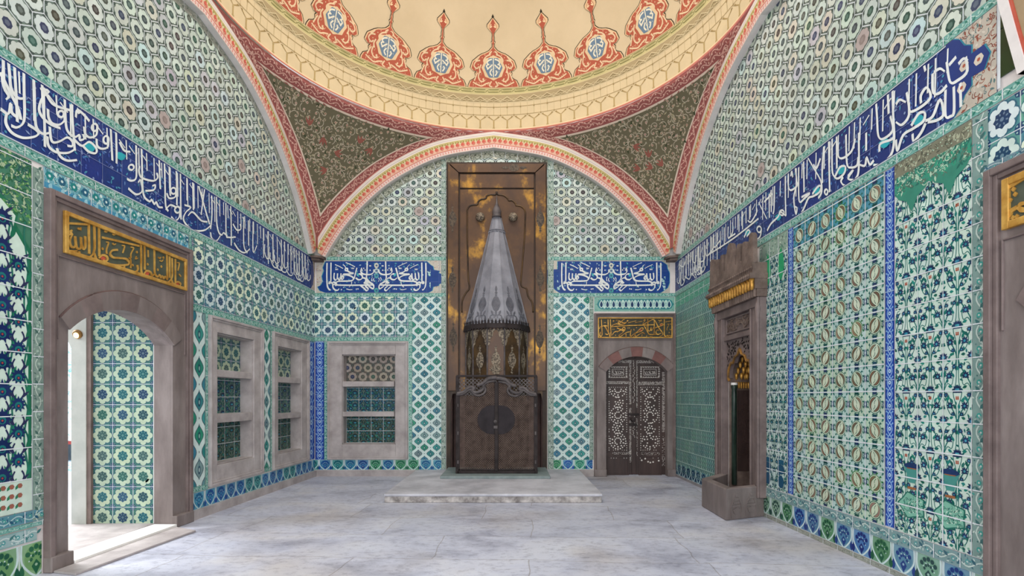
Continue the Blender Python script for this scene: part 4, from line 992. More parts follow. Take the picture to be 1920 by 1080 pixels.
# --- the passage seen through it
fpass = lambda u, v, w=0: (u, 6.35-w, v)
m = MB(); m.box(-5.087, -4.28, 6.35, 6.75, FLOOR, 2.7); m.box(-5.35, -4.28, 4.55, 4.75, FLOOR, 2.7); m.box(-5.6, -4.28, 4.55, 6.75, 2.62, 2.75)
WP = m.build('wall_passage', 'white', None, 'white and tiled walls of the passage behind the open doorway', kind='structure')
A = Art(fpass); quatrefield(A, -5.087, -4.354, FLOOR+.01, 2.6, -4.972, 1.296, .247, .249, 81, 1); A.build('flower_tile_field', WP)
m = MB(); m.box(-5.313, -5.135, 6.30, 6.75, FLOOR, 2.1); m.prism([(-5.313, 6.3, 2.1), (-5.135, 6.3, 2.1), (-5.135, 6.75, 2.1), (-5.313, 6.75, 2.1)], [(-5.55, 6.3, 2.62), (-5.135, 6.3, 2.62), (-5.135, 6.75, 2.62), (-5.55, 6.75, 2.62)]); m.build('pale_pier', 'pale_pier', WP)
MB().box(-5.135, -5.085, 6.31, 6.6, FLOOR, 2.6).build('timber_edge', 'door_edge', WP)
MB().box(-12, -5.5, 9.9, 10.1, FLOOR, 4.2).build('wall_courtyard', 'white', None, 'bright tiled wall of the courtyard beyond the doorway', kind='structure')
fy = lambda u, v, w=0: (u, 9.9-w, v)
A = Art(fy); A.rect(-10, -5.6, .0, 3.4); A.box(-10, -5.6, .0, 3.4, (216, 232, 236), .003); cloud(A, -10, -5.6, .0, 3.4, 83, 3000, [(190, 220, 226), (110, 170, 196), (96, 180, 176), (150, 196, 214)], .035); gridlines(A, -10, -5.6, .0, 3.4, .3, .3, (236, 240, 240)); o = A.build('courtyard_tiles', bpy.data.objects['wall_courtyard'])
MB().box(-9.4, -8.33, 9.86, 9.9, .33, .64).build('window_1', 'dark_pane', None, 'small dark window low in the bright courtyard wall', kind='structure')
m = MB(); m.box(-10, -6.2, 9.55, 9.62, .66, .72)
for x in (-9.95, -8.9, -7.6, -6.25): m.box(x-.025, x+.025, 9.56, 9.61, FLOOR, .66)
props(m.build('courtyard_rail', 'rail_red'), 'thin dark red rail in front of the bright courtyard wall beyond the doorway', 'rail')
r = empty('ceiling_lamp', (-5.24, 6.29, 2.22), 'small round lit ceiling lamp inside the open doorway', 'lamp')
MB().lathe((-5.225, 6.295, 2.27), [(.0, 0), (.055, 0), (.055, -.02), (.04, -.035)], 16, (0, 1, .25)).build('lamp_housing', 'gold_dull', r)
MB().lathe((-5.225, 6.275, 2.255), [(.036, 0), (.034, -.012), (0, -.018)], 14, (0, 1, .25)).build('bulb', 'bulb', r)
m = MB()
def fl(x, y, z=FLOOR): Y = F*(EYE-z)/(y-HZ); return ((x-CX)*Y/F, Y)
q0, q1 = fleft(4.62, 0, .092), fleft(6.22, 0, .092)
m.prism([(q0[0], q0[1], FLOOR), (-3.80, 4.55, FLOOR), (-3.66, 6.05, FLOOR), (q1[0], q1[1], FLOOR)], [(q0[0], q0[1], FLOOR+.022), (-3.80, 4.55, FLOOR+.022), (-3.66, 6.05, FLOOR+.022), (q1[0], q1[1], FLOOR+.022)]); props(m.build('doorstep', 'stone_light', bevel=.006), 'flat worn stone step in front of the open doorway', 'step')
props(MB().wbox(fleft, 4.846, 6.24, FLOOR+.001, FLOOR+.045, -.19, .088).build('threshold', 'white', bevel=.004), 'white marble threshold strip between the jambs of the open doorway', 'threshold')
MB().box(-5.3, fleft(5.5, 0, -.2)[0]-.03, 4.75, 6.35, FLOOR, FLOOR+.03).build('floor_passage', 'stone_light', None, 'pale stone floor of the passage behind the doorway', kind='structure')
# --- portal of the inlaid door
o0, o1 = px(1136), px(1250.5); sp, ap = py(697), py(668.6)
OA = arc(px(1122.5), px(1263.5), py(688), py(651), 35)
portal('stone_doorway', fback, (px(1113.5), px(1265.2), FLOOR, py(588)), (o0, o1), sp, ap, OA, (0, 0, py(634), 0), ['stone_mauve', 'stone_red', 'stone', 'stone_red', 'stone', 'stone_red', 'stone_mauve'], 'grey marble doorway with red-banded arch in the back wall, holding closed inlaid doors', -.12, (.03, .02))
# --- inlaid door leaves
wD = -.137; fd = lambda u, v, w=0: fback(u, v, wD+w)
DO = empty('inlaid_door', (px(1193), D-wD, FLOOR), 'dark wooden double door inlaid with pearl stars in the back wall', 'door', kind='thing')
mid = px(1191)
pz = lambda x, y: (((x/8.31+1120)-960)/94*(D+.137)/D, EYE+(HZ-(y/8.31+650))/94*(D+.137)/D)
pz2 = lambda x, y: (((x/8.31+1120)-960)/94*(D+.137)/D, EYE+(HZ-(y/8.31+770))/94*(D+.137)/D)
rng = random.Random(91)
for sd in (0, 1):
    u0, u1 = (o0-.02, mid-.004) if sd == 0 else (mid+.004, o1+.02)
    P = [p for p in arc(o0-.02, o1+.02, sp+.01, ap+.02, 24) if u0-1e-6 <= p[0] <= u1+1e-6]
    lf = MB().wpoly(fd, [(u0, FLOOR+.01)]+[(u0, P[0][1])]*(P[0][0] > u0+1e-3)+P+[(u1, P[-1][1])]*(P[-1][0] < u1-1e-3)+[(u1, FLOOR+.01)], -.05, 0).build('door_leaf', 'wood', DO)
    A = Art(fd, depth=.004)
    X = (135, 500) if sd == 0 else (625, 1010)     # crop columns of the panel
    c0, c1 = (175, 465) if sd == 0 else (668, 972)
    # raised frames
    m = MB()
    for (y0, y1, pzz) in ((285, 510, pz), (605, 1640, pz), (1700, 2010, pz)):
        (a0, b0), (a1, b1) = pzz(X[0]+15, y1), pzz(X[1]-8, y0); m.ring(fd, a0, a1, b0, b1, .03, -.004, .012)
    m.build('panel_frame', 'wood', lf, bevel=.004)
    def D_(x, y, r=12, n=6): x, y = pz(x, y); A.disc(x, y, r/8.31/94, None, .006, n, rot=rng.uniform(0, 1))
    # upper panel: ring of hollow links, inscription box
    for x in range(c0+15, c1, 38):
        for y in (315, 482):
            q = pz(x, y); A.ringp(q[0], q[1], .019, .010, None, .006, 8)
    for y in range(350, 470, 36):
        for x in (c0+12, c1-12): q = pz(x, y); A.ringp(q[0], q[1], .017, .009, None, .006, 8)
    b0, b1 = pz(c0+55, 445), pz(c1-55, 350); 
    for e in (((b0[0], b0[1]), (b1[0], b0[1])), ((b1[0], b0[1]), (b1[0], b1[1])), ((b1[0], b1[1]), (b0[0], b1[1])), ((b0[0], b1[1]), (b0[0], b0[1]))): A.stroke(list(e), .006, None, .006, smooth=False)
    for k in range(7):
        x = c0+75+(c1-c0-150)*k/6; A.stroke([pz(x, 368+rng.uniform(0, 20)), pz(x+rng.uniform(-14, 20), 400), pz(x+18, 425+rng.uniform(-12, 8))], .007, None, .006, 3)
    A.stroke([pz(c0+75, 425), pz(c0+110, 432), pz(c1-90, 420)], .007, None, .006, 3)
    # top and middle bands, mosaic uprights
    def mosaic(x0, x1, y0, y1, st=11, keep=.8):
        y = y0
        while y < y1:
            x = x0
            while x < x1:
                if rng.random() < keep:
                    q = pz(x+rng.uniform(-1, 1), y+rng.uniform(-1, 1)); A.star(q[0], q[1], .0068, .004, 3, None, .006, rng.uniform(0, 1))
                x += st
            y += st
    if sd == 0: mosaic(330, 540, 215, 255); mosaic(500, 548, 255, 900); mosaic(500, 546, 960, 1090, keep=.75); mosaic(502, 546, 1150, 1680); mosaic(508, 548, 1700, 1810, keep=.6); mosaic(135, 490, 545, 585); mosaic(125, 142, 600, 1640, 10, .55); mosaic(240, 520, 1630, 1675, keep=.6)
    else: mosaic(590, 890, 220, 262); mosaic(588, 632, 262, 950); mosaic(600, 632, 1120, 1270); mosaic(612, 634, 1300, 1700, keep=.4); mosaic(640, 1010, 550, 598); mosaic(1012, 1052, 400, 1330); mosaic(1012, 1050, 1400, 1860, keep=.3); mosaic(680, 970, 1640, 1690, keep=.35)
    # star-pattern panel: dots in rings of ten, with worn gaps
    W = c1-c0; xc = (c0+c1)/2
    for yc in (665, 1068, 1472):
        for rr, n, s in ((50, 10, 12), (88, 10, 13), (122, 20, 11)):
            for k in range(n):
                a = 2*math.pi*k/n+(0 if rr != 88 else .31); x, y = xc+rr*math.cos(a), yc+rr*math.sin(a)
                if c0+18 < x < c1-18 and 640 < y < 1610 and rng.random() < (.93 if sd == 0 else .74): D_(x, y, s)
    for yc in (866, 1270):
        for rr, n, s in ((40, 6, 13), (80, 12, 12), (0, 1, 12)):
            for k in range(n):
                a = 2*math.pi*k/n+.2; x, y = xc+rr*math.cos(a), yc+rr*math.sin(a)
                if c0+18 < x < c1-18 and rng.random() < (.9 if sd == 0 else .74): D_(x, y, s)
    for y in range(640, 1620, 36):
        for x in (c0+8, c1-8):
            if rng.random() < .85: D_(x, y, 8, 5)
    for x in range(c0+8, c1, 34):
        for y in (632, 1612):
            if rng.random() < .8: D_(x, y, 7, 5)
    if sd == 1:
        for x, y in ((690, 1770), (790, 1792), (825, 1805), (868, 1796), (955, 1776), (745, 1745)): D_(x, y, 14)
    for x in range(c0, c1, 40):
        if rng.random() < .6: D_(x, 1735, 7, 5)
    A.col = [(0, 0, 0)]*len(A.v); A.build('pearl_inlay', lf, 'pearl', 'mother-of-pearl inlay')
MB().wbox(fd, mid-.045, mid+.045, FLOOR+.02, py(672), -.01, .028).build('meeting_stile', 'wood', DO, bevel=.008)
A = Art(fd, depth=.003); A.col = []
for k in range(60):
    y = py(676)-k*.026
    if not 1.15 < y < 1.4: A.star(mid+rng.uniform(-.02, .02), y, .010, .006, 4, (0, 0, 0), .032)
A.build('stile_inlay', DO, 'pearl')
m = MB(); m.lathe(fd(mid-.03, py(787), .03), [(.0, .09), (.03, .085), (.045, .05), (.03, .02), (.05, 0)], 14, (0, -1, 0)); m.wbox(fd, mid-.12, mid+.10, py(779), py(775), 0, .05); m.wbox(fd, mid-.10, mid+.06, py(799), py(794), 0, .05); m.build('iron_latch', 'iron', DO, bevel=.006)
# --- doorway at the right edge
portal('stone_doorway', fright, (1.72, 3.642, FLOOR, 3.07), (1.95, 3.34), 2.05, 2.40, arc(1.86, 3.43, 2.14, 2.58, 35), (0, 0, 2.6, 0), ['stone_mauve', 'stone', 'stone_mauve', 'stone', 'stone_mauve', 'stone', 'stone_mauve'], 'grey marble doorway cut by the frame edge beyond the floral panels of the right wall', -.4)
MB().wbox(fright, 1.9, 3.4, FLOOR, 2.5, -.46, -.42).build('door_1', 'wood', None, 'dark closed door set back in the marble doorway at the right edge', kind='structure')
# curved white moulding beyond the green glazed tiles
pts = [(1885, 0), (1893, 30), (1904, 70), (1914, 105), (1924, 140)]; Q = [uvr(x, y) for x, y in pts]
Q = [(Q[0][0]+.25, Q[0][1]+.95), (Q[0][0]+.11, Q[0][1]+.4)]+Q+[(Q[-1][0]-.06, 3.612)]
def strip(a_, b_, w0, w1, nm, mt, par, lab=None, **kw):
    m = MB()
    for a, q in zip(Q, Q[1:]): m.wpoly(fright, [(a[0]-a_, a[1]), (q[0]-a_, q[1]), ((q[0]-b_) if b_ else 2.2, q[1]), ((a[0]-b_) if b_ else 2.2, a[1])], w0, w1)
    return m.build(nm, mt, par, lab, **kw)
T9 = strip(0, .062, .013, .06, 'trim_9', 'plaster', None, 'curved white moulding beside the dark green glazed tiles at the upper right', kind='structure')
strip(.062, .082, .013, .052, 'red_line', 'red_paint', T9); strip(.082, 0, .013, .045, 'painted_field', 'tan', T9)
# --- shelved wall niches
def niche(f, O, I, depth, shelves, art, label):
    u0, u1, v0, v1 = O; a0, a1, b0, b1 = I; r = empty('wall_niche', f((u0+u1)/2, v0, 0), label, 'niche', 'shelved stone niches')
    m = MB(); t = .016
    m.ring(f, u0, u1, v0, v1, .035, -.01, .055); m.ring(f, u0+.035, u1-.035, v0+.035, v1-.035, .028, -.01, .04)
    m.wbox(f, u0+.06, a0, v0+.06, v1-.06, -.01, .026); m.wbox(f, a1, u1-.06, v0+.06, v1-.06, -.01, .026); m.wbox(f, a0, a1, b1, v1-.06, -.01, .026); m.wbox(f, a0, a1, v0+.06, b0, -.01, .026)
    m.build('stone_frame', 'stone_light', r, bevel=.006)
    m = MB(); e = .004
    m.wbox(f, a0+e, a0+t, b0+e, b1-e, -depth, .0); m.wbox(f, a1-t, a1-e, b0+e, b1-e, -depth, .0); m.wbox(f, a0+e, a1-e, b1-t, b1-e, -depth, .0); m.wbox(f, a0+e, a1-e, b0+e, b0+t, -depth, .0); m.wbox(f, a0+e, a1-e, b0+e, b1-e, -depth-.012, -depth)
    m.build('recess', 'stone_light', r)
    A = Art(lambda u, v, w=0: f(u, v, w-depth)); art(A, a0+t, a1-t, b0+t, b1-t, shelves); A.build('back_tiles', r)
    for s0, s1 in shelves: MB().wbox(f, a0+.002, a1-.03, s0, s1, -depth+.012, .012).build('shelf', 'stone_light', r, bevel=.006)
    return r
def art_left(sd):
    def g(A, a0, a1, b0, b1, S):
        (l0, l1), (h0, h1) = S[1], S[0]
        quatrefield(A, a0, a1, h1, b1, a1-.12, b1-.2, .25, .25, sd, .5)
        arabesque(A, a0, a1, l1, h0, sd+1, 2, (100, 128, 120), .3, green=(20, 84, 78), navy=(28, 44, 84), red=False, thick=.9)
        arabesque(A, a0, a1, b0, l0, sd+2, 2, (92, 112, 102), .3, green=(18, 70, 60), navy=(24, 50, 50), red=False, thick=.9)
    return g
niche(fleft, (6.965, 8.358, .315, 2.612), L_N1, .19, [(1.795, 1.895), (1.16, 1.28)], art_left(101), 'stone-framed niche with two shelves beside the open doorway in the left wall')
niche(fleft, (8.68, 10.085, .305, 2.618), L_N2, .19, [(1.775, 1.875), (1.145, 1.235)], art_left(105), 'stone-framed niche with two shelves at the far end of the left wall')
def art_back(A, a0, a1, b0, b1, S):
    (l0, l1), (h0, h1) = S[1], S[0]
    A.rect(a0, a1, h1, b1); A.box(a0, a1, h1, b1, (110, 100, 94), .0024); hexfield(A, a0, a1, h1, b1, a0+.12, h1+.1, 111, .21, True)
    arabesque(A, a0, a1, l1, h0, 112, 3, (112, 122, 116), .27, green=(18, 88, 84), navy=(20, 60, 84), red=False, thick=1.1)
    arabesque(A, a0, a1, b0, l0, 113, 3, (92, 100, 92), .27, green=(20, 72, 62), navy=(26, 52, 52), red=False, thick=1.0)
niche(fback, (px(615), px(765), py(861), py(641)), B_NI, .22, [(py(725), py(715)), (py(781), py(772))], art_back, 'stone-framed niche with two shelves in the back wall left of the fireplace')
# ------------------------------------------------------------------ fireplace of tarnished brass with a grey hood
FP = empty('fireplace', (px(931), D, FLOOR), 'tall tarnished brass fireplace with a pointed grey hood in the middle of the back wall', 'fireplace')
m = MB(); x0, x1 = px(837.5), px(1025.5); t_, b_ = py(306), .087
m.wbox(fback, x0, x1, py(738), t_, .0, .045); m.wbox(fback, x0, px(846), b_, py(738), 0, .045); m.wbox(fback, px(1017), x1, b_, py(738), 0, .045); m.build('back_plate', 'brass_groove', FP)
m = MB(); m.wbox(fback, px(863), px(1001), py(738), py(357.5), .045, .062); m.build('main_panel', 'brass', FP, bevel=.004)
m = MB(); m.wbox(fback, px(863), px(1001), py(355), py(329.5), .045, .075); m.build('lintel_panel', 'brass', FP, bevel=.006)
for a, c in ((841, 860.5), (1003.5, 1023)): MB().wpoly(fback, [(px(a), py(733)), (px(c), py(733)), (px(c), py(328) if a < 900 else py(311)), (px(a), py(311) if a < 900 else py(311))] if a < 900 else [(px(a), py(733)), (px(c), py(733)), (px(c), py(311)), (px(a), py(328))], .045, .10).build('side_rail', 'brass', FP, bevel=.006)
MB().wpoly(fback, [(px(844), py(311)), (px(1020), py(311)), (px(1003), py(327)), (px(861), py(327))], .045, .10).build('top_rail', 'brass', FP, bevel=.006)
m = MB(); Yp = D-.066
def pp(x, y, Y=None): Y = Y or Yp; return ((x-CX)*Y/F, Y, EYE+(HZ-y)*Y/F)
q72 = lambda x, y: (x/7.2+830, y/7.2+300)
CU = [(866, 586), (866.5, 565), (873, 550), (880, 540), (878, 520), (877, 480), (876, 440), (876, 400)]+[q72(*p) for p in [(330, 680), (362, 622), (420, 604), (470, 600), (482, 560), (520, 532), (580, 520), (600, 482), (650, 466), (712, 466), (730, 428), (747, 466), (820, 476), (878, 520), (892, 545), (940, 546), (985, 590), (992, 612), (1060, 626), (1112, 690), (1112, 850)]]+[(983, 450), (979, 500), (977, 534), (987, 541), (990, 555), (998, 568), (999.5, 586)]
m.tube([pp(x, y) for x, y in crom(CU, 4)], .016, 8); m.tube([pp(931.5, 362), pp(931.5, 384)], .006, 6); m.build('cusped_arch_moulding', 'brass_dark', FP, smooth=True)
for x in (900.5, 962): MB().lathe(pp(x, 407.5), [(.085, .0), (.09, .02), (.085, .05), (.065, .08), (.03, .1), (0, .104)], 24, (0, -1, 0)).build('boss', 'engraved', FP, smooth=True)
def lozenge(A, x, y, w_, h_, wd=.0, col=(0, 0, 0)):
    A.poly([(x+w_*math.cos(t)*(1-.18*abs(math.sin(2*t))**2), y+h_*math.sin(t)*(1-.10*abs(math.sin(4*t)))) for t in [2*math.pi*k/28 for k in range(28)]], col, wd)
    for s in (-1, 1): A.leaf(x, y+s*h_*.95, s*h_*.28, w_*.25, R_(90), col, wd); A.leaf(x, y+s*h_*1.22, s*h_*.3, w_*.3, R_(90), col, wd); A.disc(x, y+s*h_*1.6, w_*.08, col, wd, 6)
for x, y, h in ((849.5, 414, .17), (1012.5, 414, .17), (849.5, 527, .17), (1012.5, 525, .17), (851, 634, .19), (1011.5, 637, .19), (964, 318.5, 0)):
    A = Art(fback, depth=.004)
    if h: lozenge(A, px(x), py(y), .082, h, .104)
    else:
        A.disc(px(964), py(318.5), .10, (0, 0, 0), .104, 20, .075); A.leaf(px(974), py(318.5), .15, .03, 0, (0, 0, 0), .104); A.leaf(px(954), py(318.5), .15, .03, math.pi, (0, 0, 0), .104)
    A.build('engraved_medallion', FP, 'engraved_dark')
# half twelve-sided hood
HX, HY = 931.5, D-.062
XH = (HX-CX)*HY/F
ANG = [-90, -75, -45, -15, 15, 45, 75, 90]
def hp(R, z, a): return (XH+R*math.sin(R_(a)), HY-R*(math.cos(R_(a)) if abs(a) < 90 else 0), z)
ZB, ZC, ZT = 2.905, 4.80, 5.08
def fr(m, R0, z0, R1, z1):
    for a, c in zip(ANG, ANG[1:]): m.quad(hp(R0, z0, a), hp(R0, z0, c), hp(R1, z1, c), hp(R1, z1, a))
m = MB(); fr(m, .635, ZB, .15, ZC); fr(m, .15, ZC, .085, ZT); m.quad(*[hp(.635, ZB, a) for a in ANG]); m.quad(*[hp(.085, ZT, a) for a in ANG]); m.build('hood', 'lead', FP)
m = MB()
for a in ANG[1:-1]:
    m.tube([hp(.637, ZB, a), hp(.152, ZC, a), hp(.087, ZT, a)], .007, 6)
m.build('hood_rib', 'lead', FP)
m = MB(); m.tube([hp(.155, ZC+.01, a) for a in range(-90, 91, 15)], .014, 6)
for a in range(-85, 90, 10): p = hp(.163, ZC-.012, a); m.lathe(p, [(.012, 0), (.012, -.02), (0, -.03)], 6)
m.build('hood_collar', 'lead', FP)
def face(k, R0, z0, R1, z1, off=.003):
    a, c = ANG[k], ANG[k+1]; p0, p1, p2, p3 = [Vector(hp(*t)) for t in ((R0, z0, a), (R0, z0, c), (R1, z1, a), (R1, z1, c))]
    n = (p1-p0).cross(p2-p0).normalized(); n = n if n.y < 0 else -n; H = z1-z0
    def f(u, v, w=0):      # u: metres from the face's middle line, v: metres above its foot
        t = v/H; b0 = p0.lerp(p2, t); b1 = p1.lerp(p3, t); mid = (b0+b1)/2; d = (b1-b0).normalized(); return tuple(mid+d*u+n*w)
    return f
for k in range(1, 6):
    A = Art(face(k, .635, ZB, .15, ZC), depth=.006); lozenge(A, 0, .38, .085, .16, .008); 
    for s in (-1, 1):
        A.stroke([(s*.02, .03), (s*.10, .06), (s*.10, .14), (s*.04, .16), (s*.03, .10)], .014, (0, 0, 0), .008); A.leaf(s*.05, .17, .09, .02, R_(90-s*30), (0, 0, 0), .008); A.leaf(s*.12, .02, .14, .02, R_(90+s*8), (0, 0, 0), .008)
        A.stroke([(s*.02, .46), (s*.06, .38), (s*.02, .32)], .010, (0, 0, 0), .012, 3)
    A.leaf(0, .62, .12, .022, R_(90), (0, 0, 0), .008); A.build('embossed_ornament', FP, 'lead_dark')
m = MB(); fr(m, .665, ZB-.09, .655, ZB+.0); fr(m, .60, ZB-.09, .665, ZB-.09); fr(m, .655, ZB, .60, ZB)
for a, c in zip(ANG[1:-1], ANG[2:-1]):
    n = 5
    for k in range(n):
        t = (k+.5)/n; p = Vector(hp(.66, ZB, a)).lerp(Vector(hp(.66, ZB, c)), t); d = (Vector(hp(.66, ZB, c))-Vector(hp(.66, ZB, a))).normalized()*.022
        m.prism([tuple(p-d), tuple(p+d), tuple(p+d+Vector((0, .012, 0))), tuple(p-d+Vector((0, .012, 0)))], [tuple(p-d*.15+Vector((0, 0, .085))), tuple(p+d*.15+Vector((0, 0, .085))), tuple(p+d*.15+Vector((0, .012, .085))), tuple(p-d*.15+Vector((0, .012, .085)))])
        m.lathe(tuple(p+Vector((0, 0, .045))), [(0, -.012), (.02, 0), (0, .012)], 6); m.lathe(tuple(p+Vector((0, 0, -.10))), [(0, -.03), (.016, -.01), (.018, .02)], 6)
m.build('crested_fringe', 'iron', FP)
m = MB(); m.lathe((XH, HY-.05, ZT-.01), [(.088, 0), (.098, .02), (.078, .04), (.086, .07), (.092, .11), (.074, .17), (.038, .235), (.016, .30), (.006, .43), (.0, .44)], 20); m.build('finial', 'iron_rail', FP, smooth=True)
# the fire chamber under the hood
CH0, CH1 = 1.25, ZB-.085
for k, mt in zip(range(1, 6), ('brass_dark', 'brass_dark', 'brass', 'brass_dark', 'brass_dark')):
    a, c = ANG[k], ANG[k+1]; m = MB()
    p = [hp(.615, CH0, a), hp(.615, CH0, c), hp(.58, CH0, c), hp(.58, CH0, a)]; m.prism(p, [(x, y, CH1) for x, y, z in p]); o = m.build('chamber_panel', mt, FP)
    f = face(k, .615, CH0, .615, CH1); H = CH1-CH0; A = Art(f, depth=.006); hw = .155
    lozenge(A, 0, H-.60, .088, .17, .010)
    for s in (-1, 1):
        A.poly([(s*hw, H-.02), (0, H-.02), (s*.05, H-.09), (s*.06, H-.16), (s*.10, H-.20), (s*.11, H-.29), (s*hw, H-.36)], (0, 0, 0), .010)
    A.build('engraved_plate', o, 'engraved')
m = MB()
for a in ANG[1:-1]: m.tube([hp(.62, CH0, a), hp(.62, CH1, a)], .016, 8)
m.build('chamber_edge', 'iron_rail', FP)
m = MB(); m.wbox(fback, px(846)+.005, px(1017)-.005, FLOOR, py(738), -.32, -.30); m.wbox(fback, px(846)+.003, px(846)+.02, FLOOR, py(738), -.3, 0); m.wbox(fback, px(1017)-.02, px(1017)-.003, FLOOR, py(738), -.3, 0); m.build('firebox', 'redwood', FP)
m = MB(); m.wpoly(fback, [(px(846), py(738)), (px(846), py(752)), (px(849), py(738.5)), (px(852), py(735)), (px(856), py(738)), (px(856), py(730)), (px(846), py(730))], .03, .05); m.wpoly(fback, [(px(1017), py(738)), (px(1017), py(752)), (px(1014), py(738.5)), (px(1010), py(735)), (px(1007), py(738)), (px(1007), py(730)), (px(1017), py(730))], .03, .05); m.build('cusped_corner', 'brass_dark', FP)
A = Art(lambda u, v, w=0: (XH+u, HY-.632-w, v), depth=.012)
for t in range(-4, 5): A.leaf(0, 1.99, .17-.008*abs(t), .018, R_(90+t*17), (0, 0, 0), .012+.002*(t % 2))
A.disc(0, 1.975, .07, (0, 0, 0), .018, 14, .03); A.build('shell_ornament', FP, 'engraved')
# ------------------------------------------------------------------ hearth
m = MB(); m.box(-1.89, 1.33, 7.74, D-.032, FLOOR, .045); HP = empty('hearth_platform', (-.28, 9.0, FLOOR), 'broad low grey marble platform in front of the fireplace', 'hearth platform')
m.build('chipped_edge', 'rim', HP, bevel=.01); MB().box(-1.90, 1.34, 7.73, D-.032, .045, .085).build('top_slab', 'platform', HP, bevel=.012)
props(MB().box(-1.265, .674, 9.18, D-.05, .0855, .135).build('hearth_slab', 'slate', bevel=.008), 'thin greenish stone slab lying on the platform under the fire screen', 'hearth slab')
# ------------------------------------------------------------------ fire screen
SY = 9.5; sx = lambda x: (x-CX)*SY/F; sz = lambda y: EYE+(HZ-y)*SY/F; q98 = lambda x, y: (sx(x/9.818+850), sz(y/9.818+690))
FS = empty('fire_screen', (sx(931), SY, .135), 'dark iron lattice fire screen with two doors standing before the fireplace', 'fire screen')
fs = lambda u, v, w=0: (u, SY-w, v)
Z0 = .1355
m = MB()
for x in (857.5, 1005): m.box(sx(x)-.028, sx(x)+.028, SY-.02, SY+.04, Z0, sz(705))
m.box(sx(856), sx(1007), SY-.025, SY+.04, sz(707), sz(703)); m.box(sx(858), sx(1004), SY-.02, SY+.035, Z0, Z0+.05); m.build('screen_frame', 'iron', FS, bevel=.005)
LOW = [(60, 490), (170, 482), (240, 440), (290, 405), (345, 395), (335, 425), (400, 490), (480, 505), (560, 470), (595, 400), (570, 320), (630, 262), (770, 238)]
UPP = [(70, 475), (190, 440), (260, 380), (330, 350), (385, 375), (350, 410), (400, 450), (470, 440), (545, 390), (555, 310), (500, 300)]
UP2 = [(440, 320), (540, 290), (620, 215), (700, 190), (800, 180)]
mir = lambda P: [(1595-x, y+12) for x, y in P]
m = MB()
for P, r in ((LOW, .022), (UPP, .03), (UP2, .036)):
    for Q in (P, mir(P)): m.tube([(*[q98(x, y)[0]], SY-.03, q98(x, y)[1]) for x, y in crom(Q, 5)], r, 8)
m.build('curved_rail', 'iron_rail', FS, smooth=True)
def ylim(x):     # height of the curved rail above a point of the screen
    c = abs(x-sx(931)); X = c*F/SY
    return sz(716+ (0 if X < 16 else (X-16)*1.3 if X < 24 else 0)) if X < 24 else sz(742)
def lattice(A, u0, u1, v0, v1, st, wd, keep):
    k = int((u1-u0+v1-v0)/st)+2
    for sg in (1, -1):
        for i in range(-k, k):
            n = int((v1-v0)/st*2)+1
            for j in range(n):
                ya, yb = v0+j*st/2, v0+(j+1)*st/2; xa = u0+i*st+sg*(j*st/2); xb = xa+sg*st/2
                if sg < 0: xa += 0
                if u0 <= min(xa, xb) and max(xa, xb) <= u1 and yb <= v1 and keep((xa+xb)/2, (ya+yb)/2): A.stroke([(xa, ya), (xb, yb)], wd, (0, 0, 0), .006, smooth=False)
A = Art(fs, depth=.012); lattice(A, sx(859), sx(1004), sz(742), sz(707), .068, .012, lambda x, y: y > ylim(x)-.02); A.build('top_lattice', FS, 'iron_rail')
for sd, (xa, xb, xc) in enumerate(((860, 929.5, 922.5), (932.5, 1003, 938.5))):
    lf = empty('screen_leaf', (sx((xa+xb)/2), SY, Z0+.05)); lf.parent = FS; lf.location = (sx((xa+xb)/2)-FS.location.x, 0, .05)
    u0, u1, v0 = sx(xa), sx(xb), Z0+.055
    m = MB(); st0 = .022
    m.box(u0, u0+st0, SY-.018, SY+.012, v0, ylim(u0)); m.box(u1-st0, u1, SY-.018, SY+.012, v0, ylim(u1-.01)); m.box(u0, u1, SY-.018, SY+.012, v0, v0+.03); m.build('leaf_frame', 'iron', lf, bevel=.003)
    A = Art(fs, depth=.008); lattice(A, u0, u1, v0, sz(714), .040, .012, lambda x, y: y < ylim(x)); A.build('leaf_lattice', lf, 'screen_lattice')
    ins = .11; b0, b1 = (u0+ins, u1-.01) if sd == 0 else (u0+.01, u1-ins)
    m = MB(); n = 12
    for k in range(n):
        x0_, x1_ = b0+(b1-b0)*k/n, b0+(b1-b0)*(k+1)/n; m.box(x0_, x1_, SY+.012, SY+.018, v0+.09, min(ylim(x0_), ylim(x1_))-.10)
    m.build('backing_sheet', 'mesh_back', lf)
    P = [(sx(xc)+.262*math.cos(t), sz(787)+.262*math.sin(t)) for t in [2*math.pi*k/40 for k in range(40)]]
    A = Art(fs, depth=.02); A.rect(u0, u1, 0, 3); A.poly(P, (0, 0, 0), .022); A.build('round_plate', lf, 'screen_plate')
m = MB(); m.box(sx(927.5), sx(934), SY-.045, SY-.015, Z0+.05, sz(717)); m.build('centre_bar', 'iron', FS, bevel=.006)
m = MB(); m.lathe((sx(929), SY-.045, sz(790)), [(.028, 0), (.02, .03), (.03, .05), (0, .06)], 10, (0, -1, 0)); m.box(sx(926), sx(933), SY-.075, SY-.045, sz(803), sz(798)); m.build('latch', 'iron_rail', FS)
for x in (859, 1004):
    for y in (760, 812, 866): MB().lathe((sx(x), SY-.03, sz(y)-.03), [(.016, 0), (.016, .06)], 8).build('hinge', 'iron_rail', FS)
